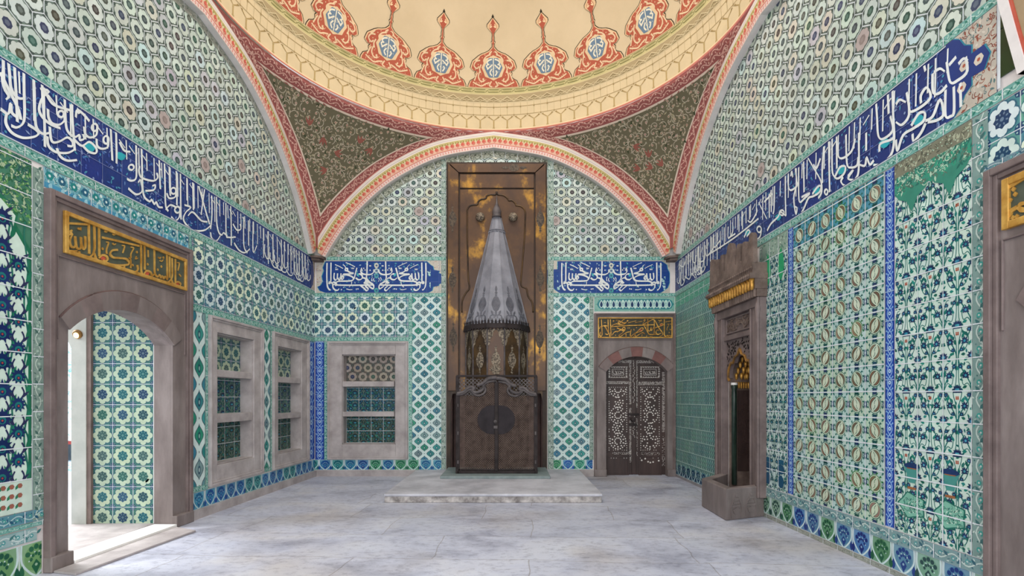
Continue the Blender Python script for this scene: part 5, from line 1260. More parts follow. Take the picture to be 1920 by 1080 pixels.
# ------------------------------------------------------------------ wall fountain
WF = empty('wall_fountain', fright(7.45, FLOOR, .3), 'carved brown stone wall fountain with battlement crest and gilded stalactites', 'fountain')
m = MB()
for a, c in ((6.78, 7.045), (7.935, 8.17)):
    m.wbox(fright, a, c, .2, 2.82, .0, .09); 
m.wbox(fright, 6.78, 6.84, .2, 2.82, .09, .125); m.wbox(fright, 8.11, 8.17, .2, 2.82, .09, .125); m.wbox(fright, 7.0, 7.045, .2, 2.7, .09, .11); m.wbox(fright, 7.93, 7.975, .2, 2.7, .09, .11)
m.wbox(fright, 6.84, 8.11, 2.70, 2.82, 0, .11); m.build('fountain_frame', 'stone_mauve', WF, bevel=.01)
m = MB(); m.wbox(fright, 7.045, 7.93, 2.43, 2.70, .0, .05); m.wbox(fright, 7.045, 7.93, 2.36, 2.43, 0, .08); m.ring(fright, 7.10, 7.88, 2.455, 2.68, .02, .05, .07); m.build('header', 'stone_mauve', WF, bevel=.006)
A = Art(fright, depth=.02); rng = random.Random(121); A.rect(7.13, 7.85, 2.48, 2.66)
for k in range(26):
    x, y = rng.uniform(7.14, 7.84), rng.uniform(2.49, 2.65); t = rng.uniform(0, 6.28); A.stroke([(x+.012*i*math.cos(t+i*.7), y+.012*i*math.sin(t+i*.7)) for i in range(5)], .014, (0, 0, 0), .07, 3); A.leaf(x, y, .06, .012, t, (0, 0, 0), .07)
A.build('carved_panel', WF, 'stone_brown')
# pierced spandrel over the pointed arch
PA = crom([(7.11, 1.80), (7.12, 1.92), (7.20, 2.02), (7.27, 2.02), (7.33, 2.10), (7.42, 2.13), (7.485, 2.21), (7.55, 2.13), (7.64, 2.10), (7.70, 2.02), (7.77, 2.02), (7.85, 1.92), (7.86, 1.80)], 4); m = MB()
for a, q in zip(PA, PA[1:]):
    if q[0] > a[0]+1e-5: m.wpoly(fright, [a, q, (q[0], 2.36), (a[0], 2.36)], -.03, .03)
m.wbox(fright, 7.045, 7.11, 1.8, 2.36, -.03, .03); m.wbox(fright, 7.86, 7.93, 1.8, 2.36, -.03, .03); o = m.build('pierced_spandrel', 'stone_mauve', WF)
A = Art(fright); 
for k in range(240):
    x, y = rng.uniform(7.07, 7.91), rng.uniform(1.86, 2.34)
    lim = max([p[1] for p in PA if abs(p[0]-x) < .05] or [1.8])
    if y > lim+.05: A.leaf(x, y, .055, .013, rng.uniform(0, 6.28), (28, 22, 22), .0305, 4)
A.build('piercing', o, 'paint')
m = MB(); m.tube([fright(u, v, .04) for u, v in PA], .018, 6); m.tube([fright(7.86, 1.8, .04), fright(7.84, 1.76, .03)], .02, 6); m.build('gilded_arch_edge', 'gold_dull', WF)
# niche inside: green shafts, carved slabs, gilded stalactite vault
m = MB(); m.wbox(fright, 7.055, 7.925, FLOOR+.01, 2.355, -.45, -.43); m.wbox(fright, 7.055, 7.925, 2.34, 2.355, -.43, .0); m.wbox(fright, 7.055, 7.07, FLOOR+.01, 2.34, -.43, 0); m.wbox(fright, 7.91, 7.925, FLOOR+.01, 2.34, -.43, 0); m.build('inner_wall', 'stone_brown', WF)
for u in (7.882, 7.098): MB().lathe(fright(u, .2, -.06), [(.038, 0), (.038, 1.38), (.034, 1.42), (.046, 1.46), (.046, 1.50)], 14).build('green_shaft', 'green_marble', WF, smooth=True)
for u in (7.882, 7.098): MB().lathe(fright(u, 1.70, -.06), [(.048, 0), (.048, .035)], 12).build('shaft_capital', 'white', WF)
A = Art(lambda u, v, w=0: fright(7.905-w, v, u), depth=.01); A.rect(-.40, -.12, .4, 1.62)
A.box(-.40, -.12, .4, 1.62, (0, 0, 0), .012)
for k in range(70):
    x, y = rng.uniform(-.39, -.13), rng.uniform(.62, 1.6); t = rng.uniform(0, 6.28); A.stroke([(x+.016*i*math.cos(t+i*.7), y+.016*i*math.sin(t+i*.7)) for i in range(5)], .014, (0, 0, 0), .024, 3)
A.build('carved_slab', WF, 'wood')
m = MB()
for j in range(5):
    for i in range(7-j):
        u = 7.90-.035*j-.10*(i % 3)*.8; w_ = -.10-.045*i-.01*j; v = 1.80+.085*j
        m.lathe(fright(u-.01*j, v, w_), [(.0, -.03), (.020, .0), (.027, .035), (.024, .07), (.0, .085)], 8)
for i in range(9): m.lathe(fright(7.89-.0, 1.66, -.10-.036*i), [(0, -.02), (.015, 0), (.017, .06), (.012, .085)], 8)
for i in range(12): m.lathe(fright(7.10+.07*i, 1.66, -.41), [(0, -.02), (.015, 0), (.017, .06), (.012, .085)], 8); m.lathe(fright(7.10+.07*i, 1.82+.10*(i % 3), -.40), [(.0, -.03), (.03, .0), (.04, .04), (.0, .1)], 8)
m.build('gilded_vault', 'gold_bright', WF, smooth=True)
# cornice of gilded drops, dentils, battlement crest
m = MB(); m.wbox(fright, 6.76, 8.19, 2.82, 2.92, 0, .14)
for i in range(22): u = 6.80+1.36*i/21; m.lathe(fright(u, 2.82, .15), [(.022, 0), (.026, .1)], 8)
m.wbox(fright, 6.74, 8.21, 3.05, 3.12, 0, .24); m.wbox(fright, 6.75, 8.20, 2.92, 3.05, 0, .17); m.wbox(fright, 6.76, 8.19, 3.12, 3.26, 0, .20)
for i in range(24): u = 6.78+1.4*i/23; m.lathe(fright(u, 3.085, .245), [(0, -.03), (.022, 0), (0, .03)], 8); m.lathe(fright(u, 3.19, .205), [(0, -.03), (.02, 0), (0, .03)], 8)
m.build('cornice', 'stone_brown', WF, bevel=.005)
m = MB()
for i in range(18):
    u = 6.79+1.37*i/17; m.lathe(fright(u, 2.90, .195), [(0, 0), (.022, .015), (.03, .06), (.028, .11), (.035, .15)], 8)
m.build('gilded_drops', 'gold_bright', WF, smooth=True)
half = [(0, 3.72), (.06, 3.69), (.10, 3.60), (.13, 3.585), (.155, 3.50), (.16, 3.37), (.19, 3.34), (.22, 3.37), (.225, 3.50), (.235, 3.62), (.31, 3.62), (.325, 3.50), (.335, 3.37), (.365, 3.34), (.395, 3.37), (.40, 3.50), (.42, 3.60), (.47, 3.60), (.50, 3.54), (.54, 3.54), (.56, 3.46), (.58, 3.48), (.60, 3.64), (.66, 3.66), (.70, 3.62), (.715, 3.26)]
m = MB()
for s in (-1, 1):
    for a, q in zip(half, half[1:]):
        if q[0] > a[0]: m.wpoly(fright, [(7.475+s*a[0], 3.25), (7.475+s*q[0], 3.25), (7.475+s*q[0], q[1]), (7.475+s*a[0], a[1])], .13, .19)
m.build('battlement_crest', 'stone_brown', WF)
for a in (6.81, 8.14): MB().lathe(fright(a, .36, .105), [(.03, 0), (.02, .04), (.02, 2.1), (.034, 2.16), (.028, 2.2), (.04, 2.3), (.02, 2.42)], 10).build('colonnette', 'stone_mauve', WF, smooth=True)
# basin
fo = [(fright(6.85, 0, .002)[0], 6.85), (2.70, 6.60), (2.72, 7.50), (fright(8.12, 0, .002)[0], 8.12)]; cxm = (3.12, 7.35)
inr = [(fo[0][0], 7.0), (2.83, 6.77), (2.84, 7.42), (fo[3][0], 7.95)]; m = MB()
for k in range(3): m.prism([(*fo[k], FLOOR), (*fo[k+1], FLOOR), (*inr[k+1], FLOOR), (*inr[k], FLOOR)], [(*fo[k], .352), (*fo[k+1], .352), (*inr[k+1], .352), (*inr[k], .352)])
m.prism([(*p, FLOOR) for p in inr], [(*p, .02) for p in inr]); BA = m.build('basin', 'stone', WF, bevel=.012)
a, q = Vector((*fo[1], 0)), Vector((*fo[0], 0)); dd = (q-a).normalized(); nn = Vector((dd.y, -dd.x, 0))
fb = lambda u, v, w=0: tuple(a+dd*u+nn*w+Vector((0, 0, v)))
A = Art(fb, depth=.012)
for x in (.17, .42):
    for y, hw in ((.08, .055), (.13, .07), (.17, .05), (.22, .04)): A.box(x-hw, x+hw, y-.014, y+.008, (0, 0, 0), .012)
    A.disc(x, .06, .05, (0, 0, 0), .011, 12, .04); A.disc(x, .26, .02, (0, 0, 0), .011, 8); A.stroke([(x-.08, -.02), (x-.09, .1), (x-.05, .2)], .012, (0, 0, 0), .011); A.stroke([(x+.08, -.02), (x+.09, .1), (x+.05, .2)], .012, (0, 0, 0), .011)
A.build('carved_relief', BA, 'stone')
# ------------------------------------------------------------------ calligraphy: white thuluth on cobalt tiles, gilded plaques
def conv(uvf, ox, oy, s, w=0): return lambda p: uvf(ox+p[0]/s, oy+p[1]/s, w)
def write(A, cv, S, wd, col, w, nib=.9, n=5):
    for P in S: A.stroke([cv(p) for p in P], wd, col, w, n, nib=nib)
def loop(x, y, r, ry=None): ry = ry or r; return [(x+r*math.cos(t), y+ry*math.sin(t)) for t in [2*math.pi*k/7+.4 for k in range(8)]]
LW = (226, 230, 226)
# --- the two cartouches of the back wall: one half is the mirror of the other
HALF_T = [  # (x from the axis, y) in crop units of 8 per pixel, origin (1010, 0)
 [(740, 105), (743, 300), (736, 440), (712, 498), (686, 512)], [(680, 100), (682, 250), (685, 395), (712, 412), (702, 380)],
 [(630, 255), (636, 330), (612, 362), (588, 335), (582, 262)], [(586, 330), (552, 360), (536, 325), (530, 262)], [(536, 325), (512, 352), (492, 330), (510, 295), (520, 330)],
 loop(640, 412, 22, 18), [(662, 410), (688, 400), (712, 412)], [(655, 425), (648, 478), (612, 514), (575, 512), (560, 490)], [(620, 440), (598, 440), (606, 405), (640, 395)],
 [(470, 215), (462, 188), (434, 192), (436, 222), (470, 218)], [(436, 222), (392, 250), (342, 262), (420, 272), (498, 276), (412, 292), (352, 322), (348, 352), (376, 372), (450, 378), (560, 380), (604, 402), (596, 434), (470, 440), (260, 440), (42, 436)],
 [(292, 178), (316, 270), (336, 345), (376, 378)], [(290, 292), (252, 270), (212, 300), (222, 345), (268, 358), (308, 330)], [(206, 330), (172, 336), (146, 376), (186, 404), (152, 412)],
 [(172, 372), (110, 398), (54, 428), (40, 456), (50, 494), (112, 452), (150, 396)], [(138, 82), (142, 250), (146, 335), (96, 398), (54, 420)],
 [(220, 178), (232, 236), (196, 272), (100, 280), (44, 250), (36, 204)], [(242, 440), (184, 488), (146, 522), (124, 494), (168, 452)],
 [(320, 165), (392, 128), (460, 100)], [(500, 190), (556, 158), (620, 130)], [(360, 505), (400, 508), (450, 494)], [(500, 130), (470, 158), (458, 188)], [(30, 330), (44, 350), (30, 386)], [(60, 320), (72, 352), (62, 380)], [(370, 388), (376, 430), (410, 470)]]
HALF_D = [(190, 186), (170, 212), (212, 212), (95, 215), (276, 495), (300, 498), (524, 505), (86, 150), (100, 150)]
def cartouche(name, cx, x0, x1, ends, label):
    r = empty(name, fback(px(cx), py(520), 0), label, 'calligraphy panel', 'paired calligraphy cartouches')
    A = Art(fback); u0, u1, v0, v1 = px(x0), px(x1), py(549.5), py(489); A.rect(u0, u1, v0, v1); A.box(u0, u1, v0, v1, (196, 190, 178), .003)
    cloud(A, u0, u1, v0, v1, int(cx), 420, [(214, 206, 194), (176, 112, 92), (150, 140, 130), (120, 150, 120), (226, 218, 208)], .014, .004)
    P = [(px(a), py(y)) for a, y in ends]; A.poly([(p+(.014 if p > px(cx) else -.014), q) for p, q in P], (60, 150, 170), .0052); A.poly(P, (20, 62, 134), .0058)
    rng = random.Random(int(cx)); h0, h1 = px(cx-92), px(cx+92)
    A.rect(h0-.1, h1+.1, v0+.01, v1-.01)
    for k in range(150):
        x, y = rng.uniform(h0, h1), rng.uniform(v0+.03, v1-.03); c = rng.choice([(60, 130, 176), (80, 160, 170), (150, 180, 196), (44, 96, 170)])
        if rng.random() < .6: A.leaf(x, y, .05, .012, rng.uniform(0, 6.28), c, .0066, 4)
        else: A.disc(x, y, .014, c, .0066, 6)
    for sg in (-1, 1):
        for k in range(9):
            x, y = px(cx+sg*(98+rng.uniform(0, 14))), py(492+rng.uniform(6, 52)); A.lobes(x, y, .026, 6, .3, (130, 190, 190), .0072, 18); A.disc(x, y, .01, (226, 226, 216), .0078, 6); A.leaf(x, y+.03, .07, .016, rng.uniform(0, 6), (176, 210, 214), .0072, 4)
    for y, c in ((498, (206, 206, 190)), (517, (80, 160, 170)), (545, (70, 160, 160)), (508, (180, 200, 200))): A.disc(px(cx), py(y), .045, c, .0072, 12, .055); A.disc(px(cx), py(y), .02, (60, 90, 130), .0078, 8)
    A.rect(u0, u1, v0, v1); gridlines(A, u0, u1, v0, v1, .245, .22, (88, 108, 160), .0082, .002); A.build('tile_ground', r)
    A = Art(fback, depth=.003)
    for sg in (-1, 1):
        cv = lambda p: (px(cx+sg*p[0]/8), py(480+p[1]/8))
        write(A, cv, HALF_T[:18], .026, LW, .0118); write(A, cv, HALF_T[18:], .013, LW, .0118)
        for p in HALF_D: x, y = cv(p); A.poly([(x-.014, y), (x, y+.016), (x+.014, y), (x, y-.016)], LW, .0118)
        for (a, b0) in ((355, 190), (595, 205)):
            for t in (-14, 0, 14): x, y = cv((a+t, b0)); A.stroke([(x-.008, y+.02), (x, y-.01), (x+.010, y+.016)], .007, LW, .0118, 3)
        A.leaf(*cv((262, 312)), .09, .02, R_(60 if sg > 0 else 120), (60, 170, 180), .0118)
    A.build('lettering', r, label='white calligraphy')
cartouche('calligraphy_cartouche', 706, 593, 836.5, [(611, 490), (800, 490), (806, 496), (812, 500), (813, 506), (824, 508), (822, 512), (828, 514), (835, 521), (830, 530), (823, 533), (822, 536), (812, 538), (810, 545), (803, 549), (611, 549), (600, 545), (596, 538), (602, 535), (606, 528), (604, 518), (608, 508), (606, 502)], 'cobalt tile cartouche with white mirrored calligraphy left of the fireplace hood')
cartouche('calligraphy_cartouche', 1146, 1026, 1256, [(1046, 490), (1240, 490), (1246, 494), (1250, 497), (1251, 504), (1255, 512), (1255, 530), (1251, 540), (1243, 546), (1237, 549.5), (1050, 549.5), (1042, 544), (1036, 538), (1028, 533), (1026, 520), (1025, 506), (1046, 505)], 'cobalt tile cartouche with white mirrored calligraphy right of the fireplace, over the inlaid door')
# --- the long inscription bands of the side walls
SA = [[(15, 180), (18, 300), (10, 400), (30, 480), (62, 540), (40, 570)], [(57, 200), (70, 350), (85, 480), (140, 555), (195, 560)], [(110, 240), (118, 400), (130, 600), (136, 760)], [(-10, 340), (70, 500), (140, 640), (166, 740)],
 [(190, 285), (193, 500), (197, 700), (180, 775), (130, 805), (85, 790)], [(45, 690), (40, 770), (90, 850), (180, 892), (270, 886), (312, 862), (300, 830), (225, 780)], [(270, 345), (280, 500), (285, 700), (300, 810), (350, 858), (410, 850)],
 [(-5, 650), (60, 690), (80, 600), (90, 680), (140, 722)], [(345, 400), (350, 560), (365, 750), (370, 970)], [(330, 480), (400, 500), (345, 560), (320, 650), (350, 720), (420, 780), (500, 812)],
 loop(505, 692, 26), [(528, 700), (535, 745), (490, 782), (430, 770), (400, 720), (395, 650)], [(355, 470), (420, 590), (480, 630), (582, 660)], [(535, 520), (540, 650), (550, 800), (580, 860), (625, 885), (660, 870), (665, 910), (700, 900), (692, 862)],
 [(600, 570), (600, 700), (610, 850), (622, 1000)], [(390, 880), (400, 960), (460, 1012), (560, 1020), (622, 990)], [(410, 800), (420, 900), (445, 932), (500, 920), (560, 890), (602, 925), (600, 962), (560, 960)], [(640, 650), (690, 690), (745, 752)],
 loop(790, 805, 24, 30), [(812, 800), (802, 870), (752, 890), (712, 862), (700, 800)], [(610, 900), (680, 960), (745, 928), (802, 980), (798, 1022), (740, 1010), (690, 960)], loop(886, 910, 22, 32), [(906, 905), (900, 970), (850, 985), (812, 960), (806, 900)],
 [(925, 790), (930, 900), (940, 1085)], [(970, 820), (975, 1000), (975, 1110)], [(470, 980), (500, 1050), (560, 1085), (640, 1080)], [(660, 690), (640, 660), (630, 720)], [(1000, 930), (1040, 1000), (1090, 1010)]]
SB = [[(60, 30), (62, 200), (60, 330), (20, 355), (-15, 340)], loop(20, 242, 22), [(105, 60), (110, 200), (115, 400), (130, 490), (175, 530), (190, 515), (215, 552), (230, 535), (250, 575), (285, 580)], [(90, 230), (85, 280), (110, 330), (200, 356), (242, 332), (236, 288)],
 [(-5, 420), (60, 470), (112, 440), (98, 350), (78, 370)], [(140, 440), (210, 432), (222, 392), (198, 400)], [(255, 150), (260, 300), (265, 425)], [(300, 200), (305, 400), (310, 560), (332, 612)], [(340, 220), (345, 400), (350, 482)],
 loop(376, 440, 22, 26), [(396, 440), (390, 492), (340, 502), (320, 460)], [(400, 270), (405, 450), (405, 562)], [(310, 600), (350, 560), (402, 582)], loop(410, 600, 22, 26), [(430, 610), (425, 662), (392, 692), (358, 660)],
 [(435, 290), (437, 500), (440, 682)], [(470, 560), (522, 580), (482, 620), (460, 680), (500, 742), (560, 776), (640, 772), (692, 732)], [(490, 330), (492, 522)], [(540, 370), (545, 602)], [(590, 400), (640, 580), (682, 722)], [(640, 420), (610, 642)],
 [(500, 650), (540, 620), (610, 690), (662, 702)], [(700, 480), (702, 640), (690, 762)], [(740, 490), (742, 700), (760, 790), (785, 812), (800, 795), (832, 822)], [(690, 790), (700, 840), (740, 862), (772, 820)], [(820, 540), (822, 800), (842, 832), (902, 830)],
 [(860, 570), (865, 740), (865, 902)], [(880, 720), (912, 770), (946, 762), (940, 720)], [(970, 660), (972, 900), (1002, 962)], [(890, 880), (930, 940), (980, 962), (1022, 930)], [(1010, 690), (1012, 902)], [(1050, 700), (1050, 952), (1082, 902)]]
SR0 = [[(230, 550), (235, 650), (270, 672), (276, 590)], [(300, 500), (300, 650), (372, 640), (380, 480)], [(380, 530), (402, 600), (480, 500)], [(410, 590), (700, 402), (980, 180)], [(985, 0), (1030, 90), (1075, 182)], [(190, 560), (192, 740)], [(120, 620), (122, 800)], [(480, 400), (485, 502), (545, 430)],
 [(310, 490), (312, 700)], [(455, 390), (456, 560)], [(515, 340), (516, 640)], [(550, 320), (552, 520)], [(595, 280), (596, 480)], [(640, 270), (640, 400), (690, 330), (690, 220)], [(760, 130), (762, 330)], [(800, 100), (802, 300)], [(840, 90), (842, 230)], [(880, 40), (882, 190)],
 loop(320, 760, 22, 40), [(345, 760), (330, 830), (290, 860), (270, 800)], [(150, 830), (200, 860), (230, 800), (270, 850)], [(860, 200), (900, 215), (960, 110), (960, 60)], loop(990, 300, 24, 34), [(1014, 300), (1000, 380), (950, 420), (920, 380)], [(820, 390), (860, 310), (885, 330), (850, 380)], [(90, 700), (130, 720), (160, 660)], [(640, 400), (720, 350)]]
SR1 = [[(185, 370), (185, 600), (190, 782)], [(215, 340), (215, 480), (242, 522), (300, 482), (312, 440)], [(285, 300), (300, 450), (270, 600), (290, 760), (302, 702), (280, 690)], [(320, 290), (320, 560), (332, 642), (382, 602), (432, 552), (350, 592)], [(370, 230), (375, 542)],
 [(410, 190), (480, 310), (545, 430), (552, 540), (520, 602)], [(575, 80), (560, 300), (560, 452)], [(460, 560), (512, 490), (546, 480), (532, 540), (470, 582), (420, 602), (380, 690), (350, 752)], [(625, 30), (630, 300), (635, 542)],
 [(660, 0), (660, 300), (680, 382), (722, 402), (782, 350), (792, 282), (740, 290), (690, 382)], [(705, -20), (708, 302)], [(720, 50), (725, 182), (782, 192), (860, 120), (892, 0)], [(800, -40), (810, 250), (852, 292), (912, 270), (926, 182)], [(930, -60), (930, 300), (902, 402), (840, 464), (780, 472), (750, 432), (770, 390)],
 [(820, 380), (872, 320), (822, 402), (882, 420)], [(930, 260), (992, 272), (1010, 190), (1042, 262), (1082, 220)], [(1005, -60), (1005, 122)], [(0, 930), (40, 860), (112, 790), (132, 742), (192, 782)], [(75, 480), (70, 700), (60, 762)], loop(150, 750, 22, 26), [(20, 560), (22, 800)], [(40, 520), (42, 740)], [(240, 380), (250, 330), (260, 390)], [(470, 260), (500, 300), (540, 200)], [(-30, 640), (10, 600), (50, 560)], loop(600, 540, 16, 26)]
SR2 = [[(160, 200), (165, 400), (175, 620), (150, 762), (70, 842), (0, 852)], [(20, 300), (30, 450), (40, 602), (82, 632), (162, 560), (142, 440)], [(50, 740), (60, 672), (162, 630), (172, 560)], [(190, 490), (242, 512), (302, 420), (280, 240)], [(190, 340), (222, 302), (272, 322)], [(300, 330), (312, 402), (402, 362), (482, 282), (452, 200), (402, 262), (402, 332)],
 [(500, 80), (505, 240), (562, 242), (622, 180)], [(510, 70), (562, 40), (602, 62)], [(620, -20), (650, 152), (722, 132), (792, 62), (782, -60)], [(720, 0), (762, -44), (800, -30)], [(320, 520), (382, 420), (432, 412), (422, 482), (340, 542), (250, 602), (202, 732), (190, 640)], [(440, 500), (402, 580), (342, 652), (330, 590)],
 [(440, 480), (502, 440), (562, 300), (592, 422), (542, 472), (460, 492)], [(610, 220), (610, 432), (652, 442), (682, 402), (680, 190)], [(735, 160), (740, 362)], [(700, -60), (640, 10)], [(120, 220), (128, 420)], [(420, -20), (440, 60)]]
def tinker(A, u0, u1, v0, v1, seed, dens=150):
    rng = random.Random(seed)
    for k in range(int((u1-u0)*dens)):
        x, y = rng.uniform(u0, u1), rng.uniform(v0+.02, v1-.02); c = rng.choice([(64, 110, 176), (70, 140, 170), (130, 150, 190), (60, 84, 160), (96, 130, 180)]); t = rng.random()
        if t < .5: A.leaf(x, y, .05, .009, rng.uniform(0, 6.28), c, .0066, 3)
        elif t < .8: A.disc(x, y, .012, c, .0066, 6)
        else: A.stroke([(x, y), (x+.02, y+.03), (x+.05, y+.02)], .007, c, .0066, 3)
def far_letters(A, u0, u1, v0, v1, seed, wd):
    """uprights and bowls of the lettering where the photograph is too oblique to read"""
    rng = random.Random(seed); h = v1-v0; u = u0
    while u < u1-.1:
        A.stroke([(u, v1-.05), (u+.01, v0+.3*h), (u+.02, v0+rng.uniform(.1, .3)*h)], wd, LW, .0118, nib=.9)
        if rng.random() < .6: A.stroke([(u+.05, v0+.55*h), (u+.04, v0+.35*h), (u+.12, v0+.22*h), (u+.22, v0+.3*h), (u+.22, v0+.42*h)], wd, LW, .0118, nib=.9)
        if rng.random() < .5: A.stroke([(u-.05, v0+.2*h), (u+.04, v0+.1*h), (u+.16, v0+.12*h), (u+.2, v0+.22*h)], wd, LW, .0118, nib=.9)
        if rng.random() < .5: A.stroke([(u+.08, v1-.12), (u+.16, v1-.2)], wd*.6, LW, .0118)
        u += rng.uniform(.09, .17)
def frieze(name, f, u0, u1, v0, v1, sets, far, label, seed, col, tq, endart=None):
    r = empty(name, f((u0+u1)/2, v0, 0), label, 'calligraphy frieze')
    A = Art(f); A.rect(u0, u1, v0, v1); A.box(u0, u1, v0, v1, col, .003)
    rng = random.Random(seed); u = u0
    while u < u1:
        for k in range(3):
            if rng.random() < .6: A.box(u, u+.25, v0+(v1-v0)*k/3, v0+(v1-v0)*(k+1)/3, vary(col, rng, 9), .0036)
        u += .25
    tinker(A, u0, u1, v0, v1, seed); gridlines(A, u0, u1, v0, v1, .25, (v1-v0)/3, (110, 122, 168), .0078, .0028)
    for y in (v0, v1): A.box(u0, u1, y-.012, y+.012, (188, 200, 206), .0084)
    if endart: endart(A)
    A.build('tile_ground', r)
    A = Art(f, depth=.003); A.rect(u0, u1, v0+.018, v1-.028)
    for uvf, ox, oy, s, S in sets: write(A, conv(uvf, ox, oy, s), S, .023, LW, .0118)
    rg = random.Random(seed+3); u = max(u0, 4.0)
    while u < u1-.3:      # slender uprights between the main letters
        t = rg.uniform(.3, .62); A.stroke([(u, v1-.04), (u+.004, v1-t*.35), (u+.008, v1-t*(v1-v0))], .013, LW, .0112, nib=.9)
        if rg.random() < .4: A.stroke([(u+.04, v1-.08), (u+.12, v1-.13)], .011, LW, .0112)
        u += rg.uniform(.07, .19)
    for a in far: far_letters(A, *a, v0, v1, seed, .020)
    for uvf, x, y in tq: p = uvf(x, y); A.leaf(p[0]-.07, p[1]-.03, .15, .04, R_(28), (40, 164, 176), .0112, 6)
    A.build('lettering', r, label='white calligraphy')
def end_left(A):
    A.rect(D-.30, D-.012, 3.65, 4.27); A.box(D-.2, D-.012, 3.65, 4.27, (176, 164, 150), .0092); cloud(A, D-.2, D-.012, 3.65, 4.27, 131, 60, [(200, 190, 176), (150, 110, 96)], .016, .0098)
    A.poly([(D-.21, 3.65), (D-.1, 3.75), (D-.06, 3.96), (D-.1, 4.17), (D-.21, 4.27)], (34, 54, 110), .0104)
frieze('calligraphy_frieze', fleft, 3.0, lc, 3.637, 4.28, [(uvl, 0, 60, 4.5, SA), (uvl, 240, 260, 4.5, SB)], [(8.4, D-.25), (3.1, 4.15)], 'long cobalt tile band of white calligraphy running along the left wall', 141, (28, 54, 118), [(uvl, 168, 278), (uvl, 226, 294), (uvl, 66, 146)], end_left)
def end_right(A):
    A.rect(3.606, 4.02, 3.607, 4.21); A.box(3.605, 3.93, 3.607, 4.21, (186, 178, 164), .0092)
    cloud(A, 3.60, 3.93, 3.607, 4.21, 132, 190, [(208, 200, 186), (140, 76, 62), (120, 64, 54), (150, 92, 76), (90, 120, 120)], .016, .0098)
    P = [(3.96, 4.21), (3.90, 4.17), (3.86, 4.10), (3.80, 4.06), (3.80, 4.00), (3.70, 4.00), (3.655, 3.91), (3.70, 3.82), (3.80, 3.83), (3.80, 3.77), (3.86, 3.73), (3.90, 3.65), (3.96, 3.61), (4.02, 3.61), (4.02, 4.21)]
    A.poly([(x-.012, y) for x, y in P], (40, 130, 150), .0104); A.poly(P, (26, 54, 120), .011)
    for x, y in ((3.86, 3.95), (3.74, 3.92), (3.88, 3.80)): A.lobes(x, y, .04, 6, .3, (206, 196, 180), .0116, 18); A.disc(x, y, .014, (170, 90, 70), .0122, 6)
frieze('calligraphy_frieze', fright, 3.605, rc, 3.607, 4.212, [(uvr, 1260, 380, 6, SR0), (uvr, 1440, 260, 5.4, SR1), (uvr, 1640, 120, 4.5, SR2)], [(8.5, D-.12)], 'long cobalt tile band of white calligraphy running along the right wall behind the fountain crest', 151, (26, 50, 112), [(uvr, 1460, 408), (uvr, 1532, 358), (uvr, 1578, 320), (uvr, 1659, 270), (uvr, 1722, 227), (uvr, 1402, 437)], end_right)
# --- gilded plaques over the doors
def plaque(f, B, base, label, S, S2, cv, wd, ground, dots=(), reds=(), fw=.035):
    u0, u1, v0, v1 = B; r = empty('inscription_plaque', f((u0+u1)/2, v0, base), label, 'plaque')
    MB().wbox(f, u0+.005, u1-.005, v0+.005, v1-.005, base, base+.012).build('plaque_ground', ground, r)
    MB().ring(f, u0, u1, v0, v1, fw, base, base+.032).build('gilded_frame', 'gold', r, bevel=.005)
    A = Art(f, depth=.010); A.rect(u0+fw, u1-fw, v0+fw, v1-fw)
    write(A, cv, S, wd, (0, 0, 0), base+.0225, .9); write(A, cv, S2, wd*.6, (0, 0, 0), base+.0225, .9)
    for p in dots: x, y = cv(p); A.poly([(x-wd*.6, y), (x, y+wd*.7), (x+wd*.6, y), (x, y-wd*.7)], (0, 0, 0), base+.0225)
    A.build('lettering', r, 'gold_bright' if ground == 'plaque_black' else 'gold')
    if reds:
        A = Art(f, depth=.004)
        for p, a, b_ in reds: x, y = cv(p); A.disc(x, y, a, (0, 0, 0), base+.0175, 12, b_)
        A.build('red_infill', r, 'red_paint')
    return r
PL = [[(140, 245), (260, 252), (382, 260)], [(356, 400), (358, 530), (335, 550), (312, 500), (306, 410)], [(312, 500), (298, 545), (255, 535), (236, 400)], [(244, 500), (225, 530), (186, 520), (172, 450), (204, 370)], [(200, 330), (172, 345), (190, 372), (140, 382)],
 [(400, 250), (402, 420), (406, 610)], [(465, 270), (470, 430), (466, 570), (422, 642), (340, 662), (292, 632), (284, 580)], [(522, 290), (524, 460), (526, 645)], [(462, 600), (500, 690), (572, 702), (622, 682), (612, 642), (562, 625), (520, 662)],
 [(570, 690), (640, 730), (742, 746), (860, 740), (882, 710), (842, 670), (762, 660), (690, 652), (655, 612), (682, 570), (745, 562)], [(560, 415), (780, 465), (1002, 516)], [(822, 750), (830, 800), (872, 832), (942, 830), (986, 800), (980, 742)],
 [(1025, 500), (1028, 660), (1030, 830), (1072, 872), (1142, 880), (1192, 842)], [(1066, 510), (1068, 650), (1070, 800)], [(1060, 850), (1092, 812), (1136, 828), (1152, 862)], [(1184, 560), (1186, 700), (1190, 840), (1222, 882), (1245, 862), (1262, 900)], [(1262, 900), (1278, 876), (1296, 905), (1312, 882), (1342, 918)],
 [(1335, 620), (1338, 760), (1340, 905)], [(1365, 640), (1366, 760), (1366, 895)], [(1395, 660), (1398, 800), (1396, 880), (1372, 930), (1312, 962), (1276, 930)], [(1435, 670), (1436, 820), (1436, 962)], [(1388, 920), (1422, 992), (1472, 1002), (1497, 970), (1462, 943), (1420, 972)]]
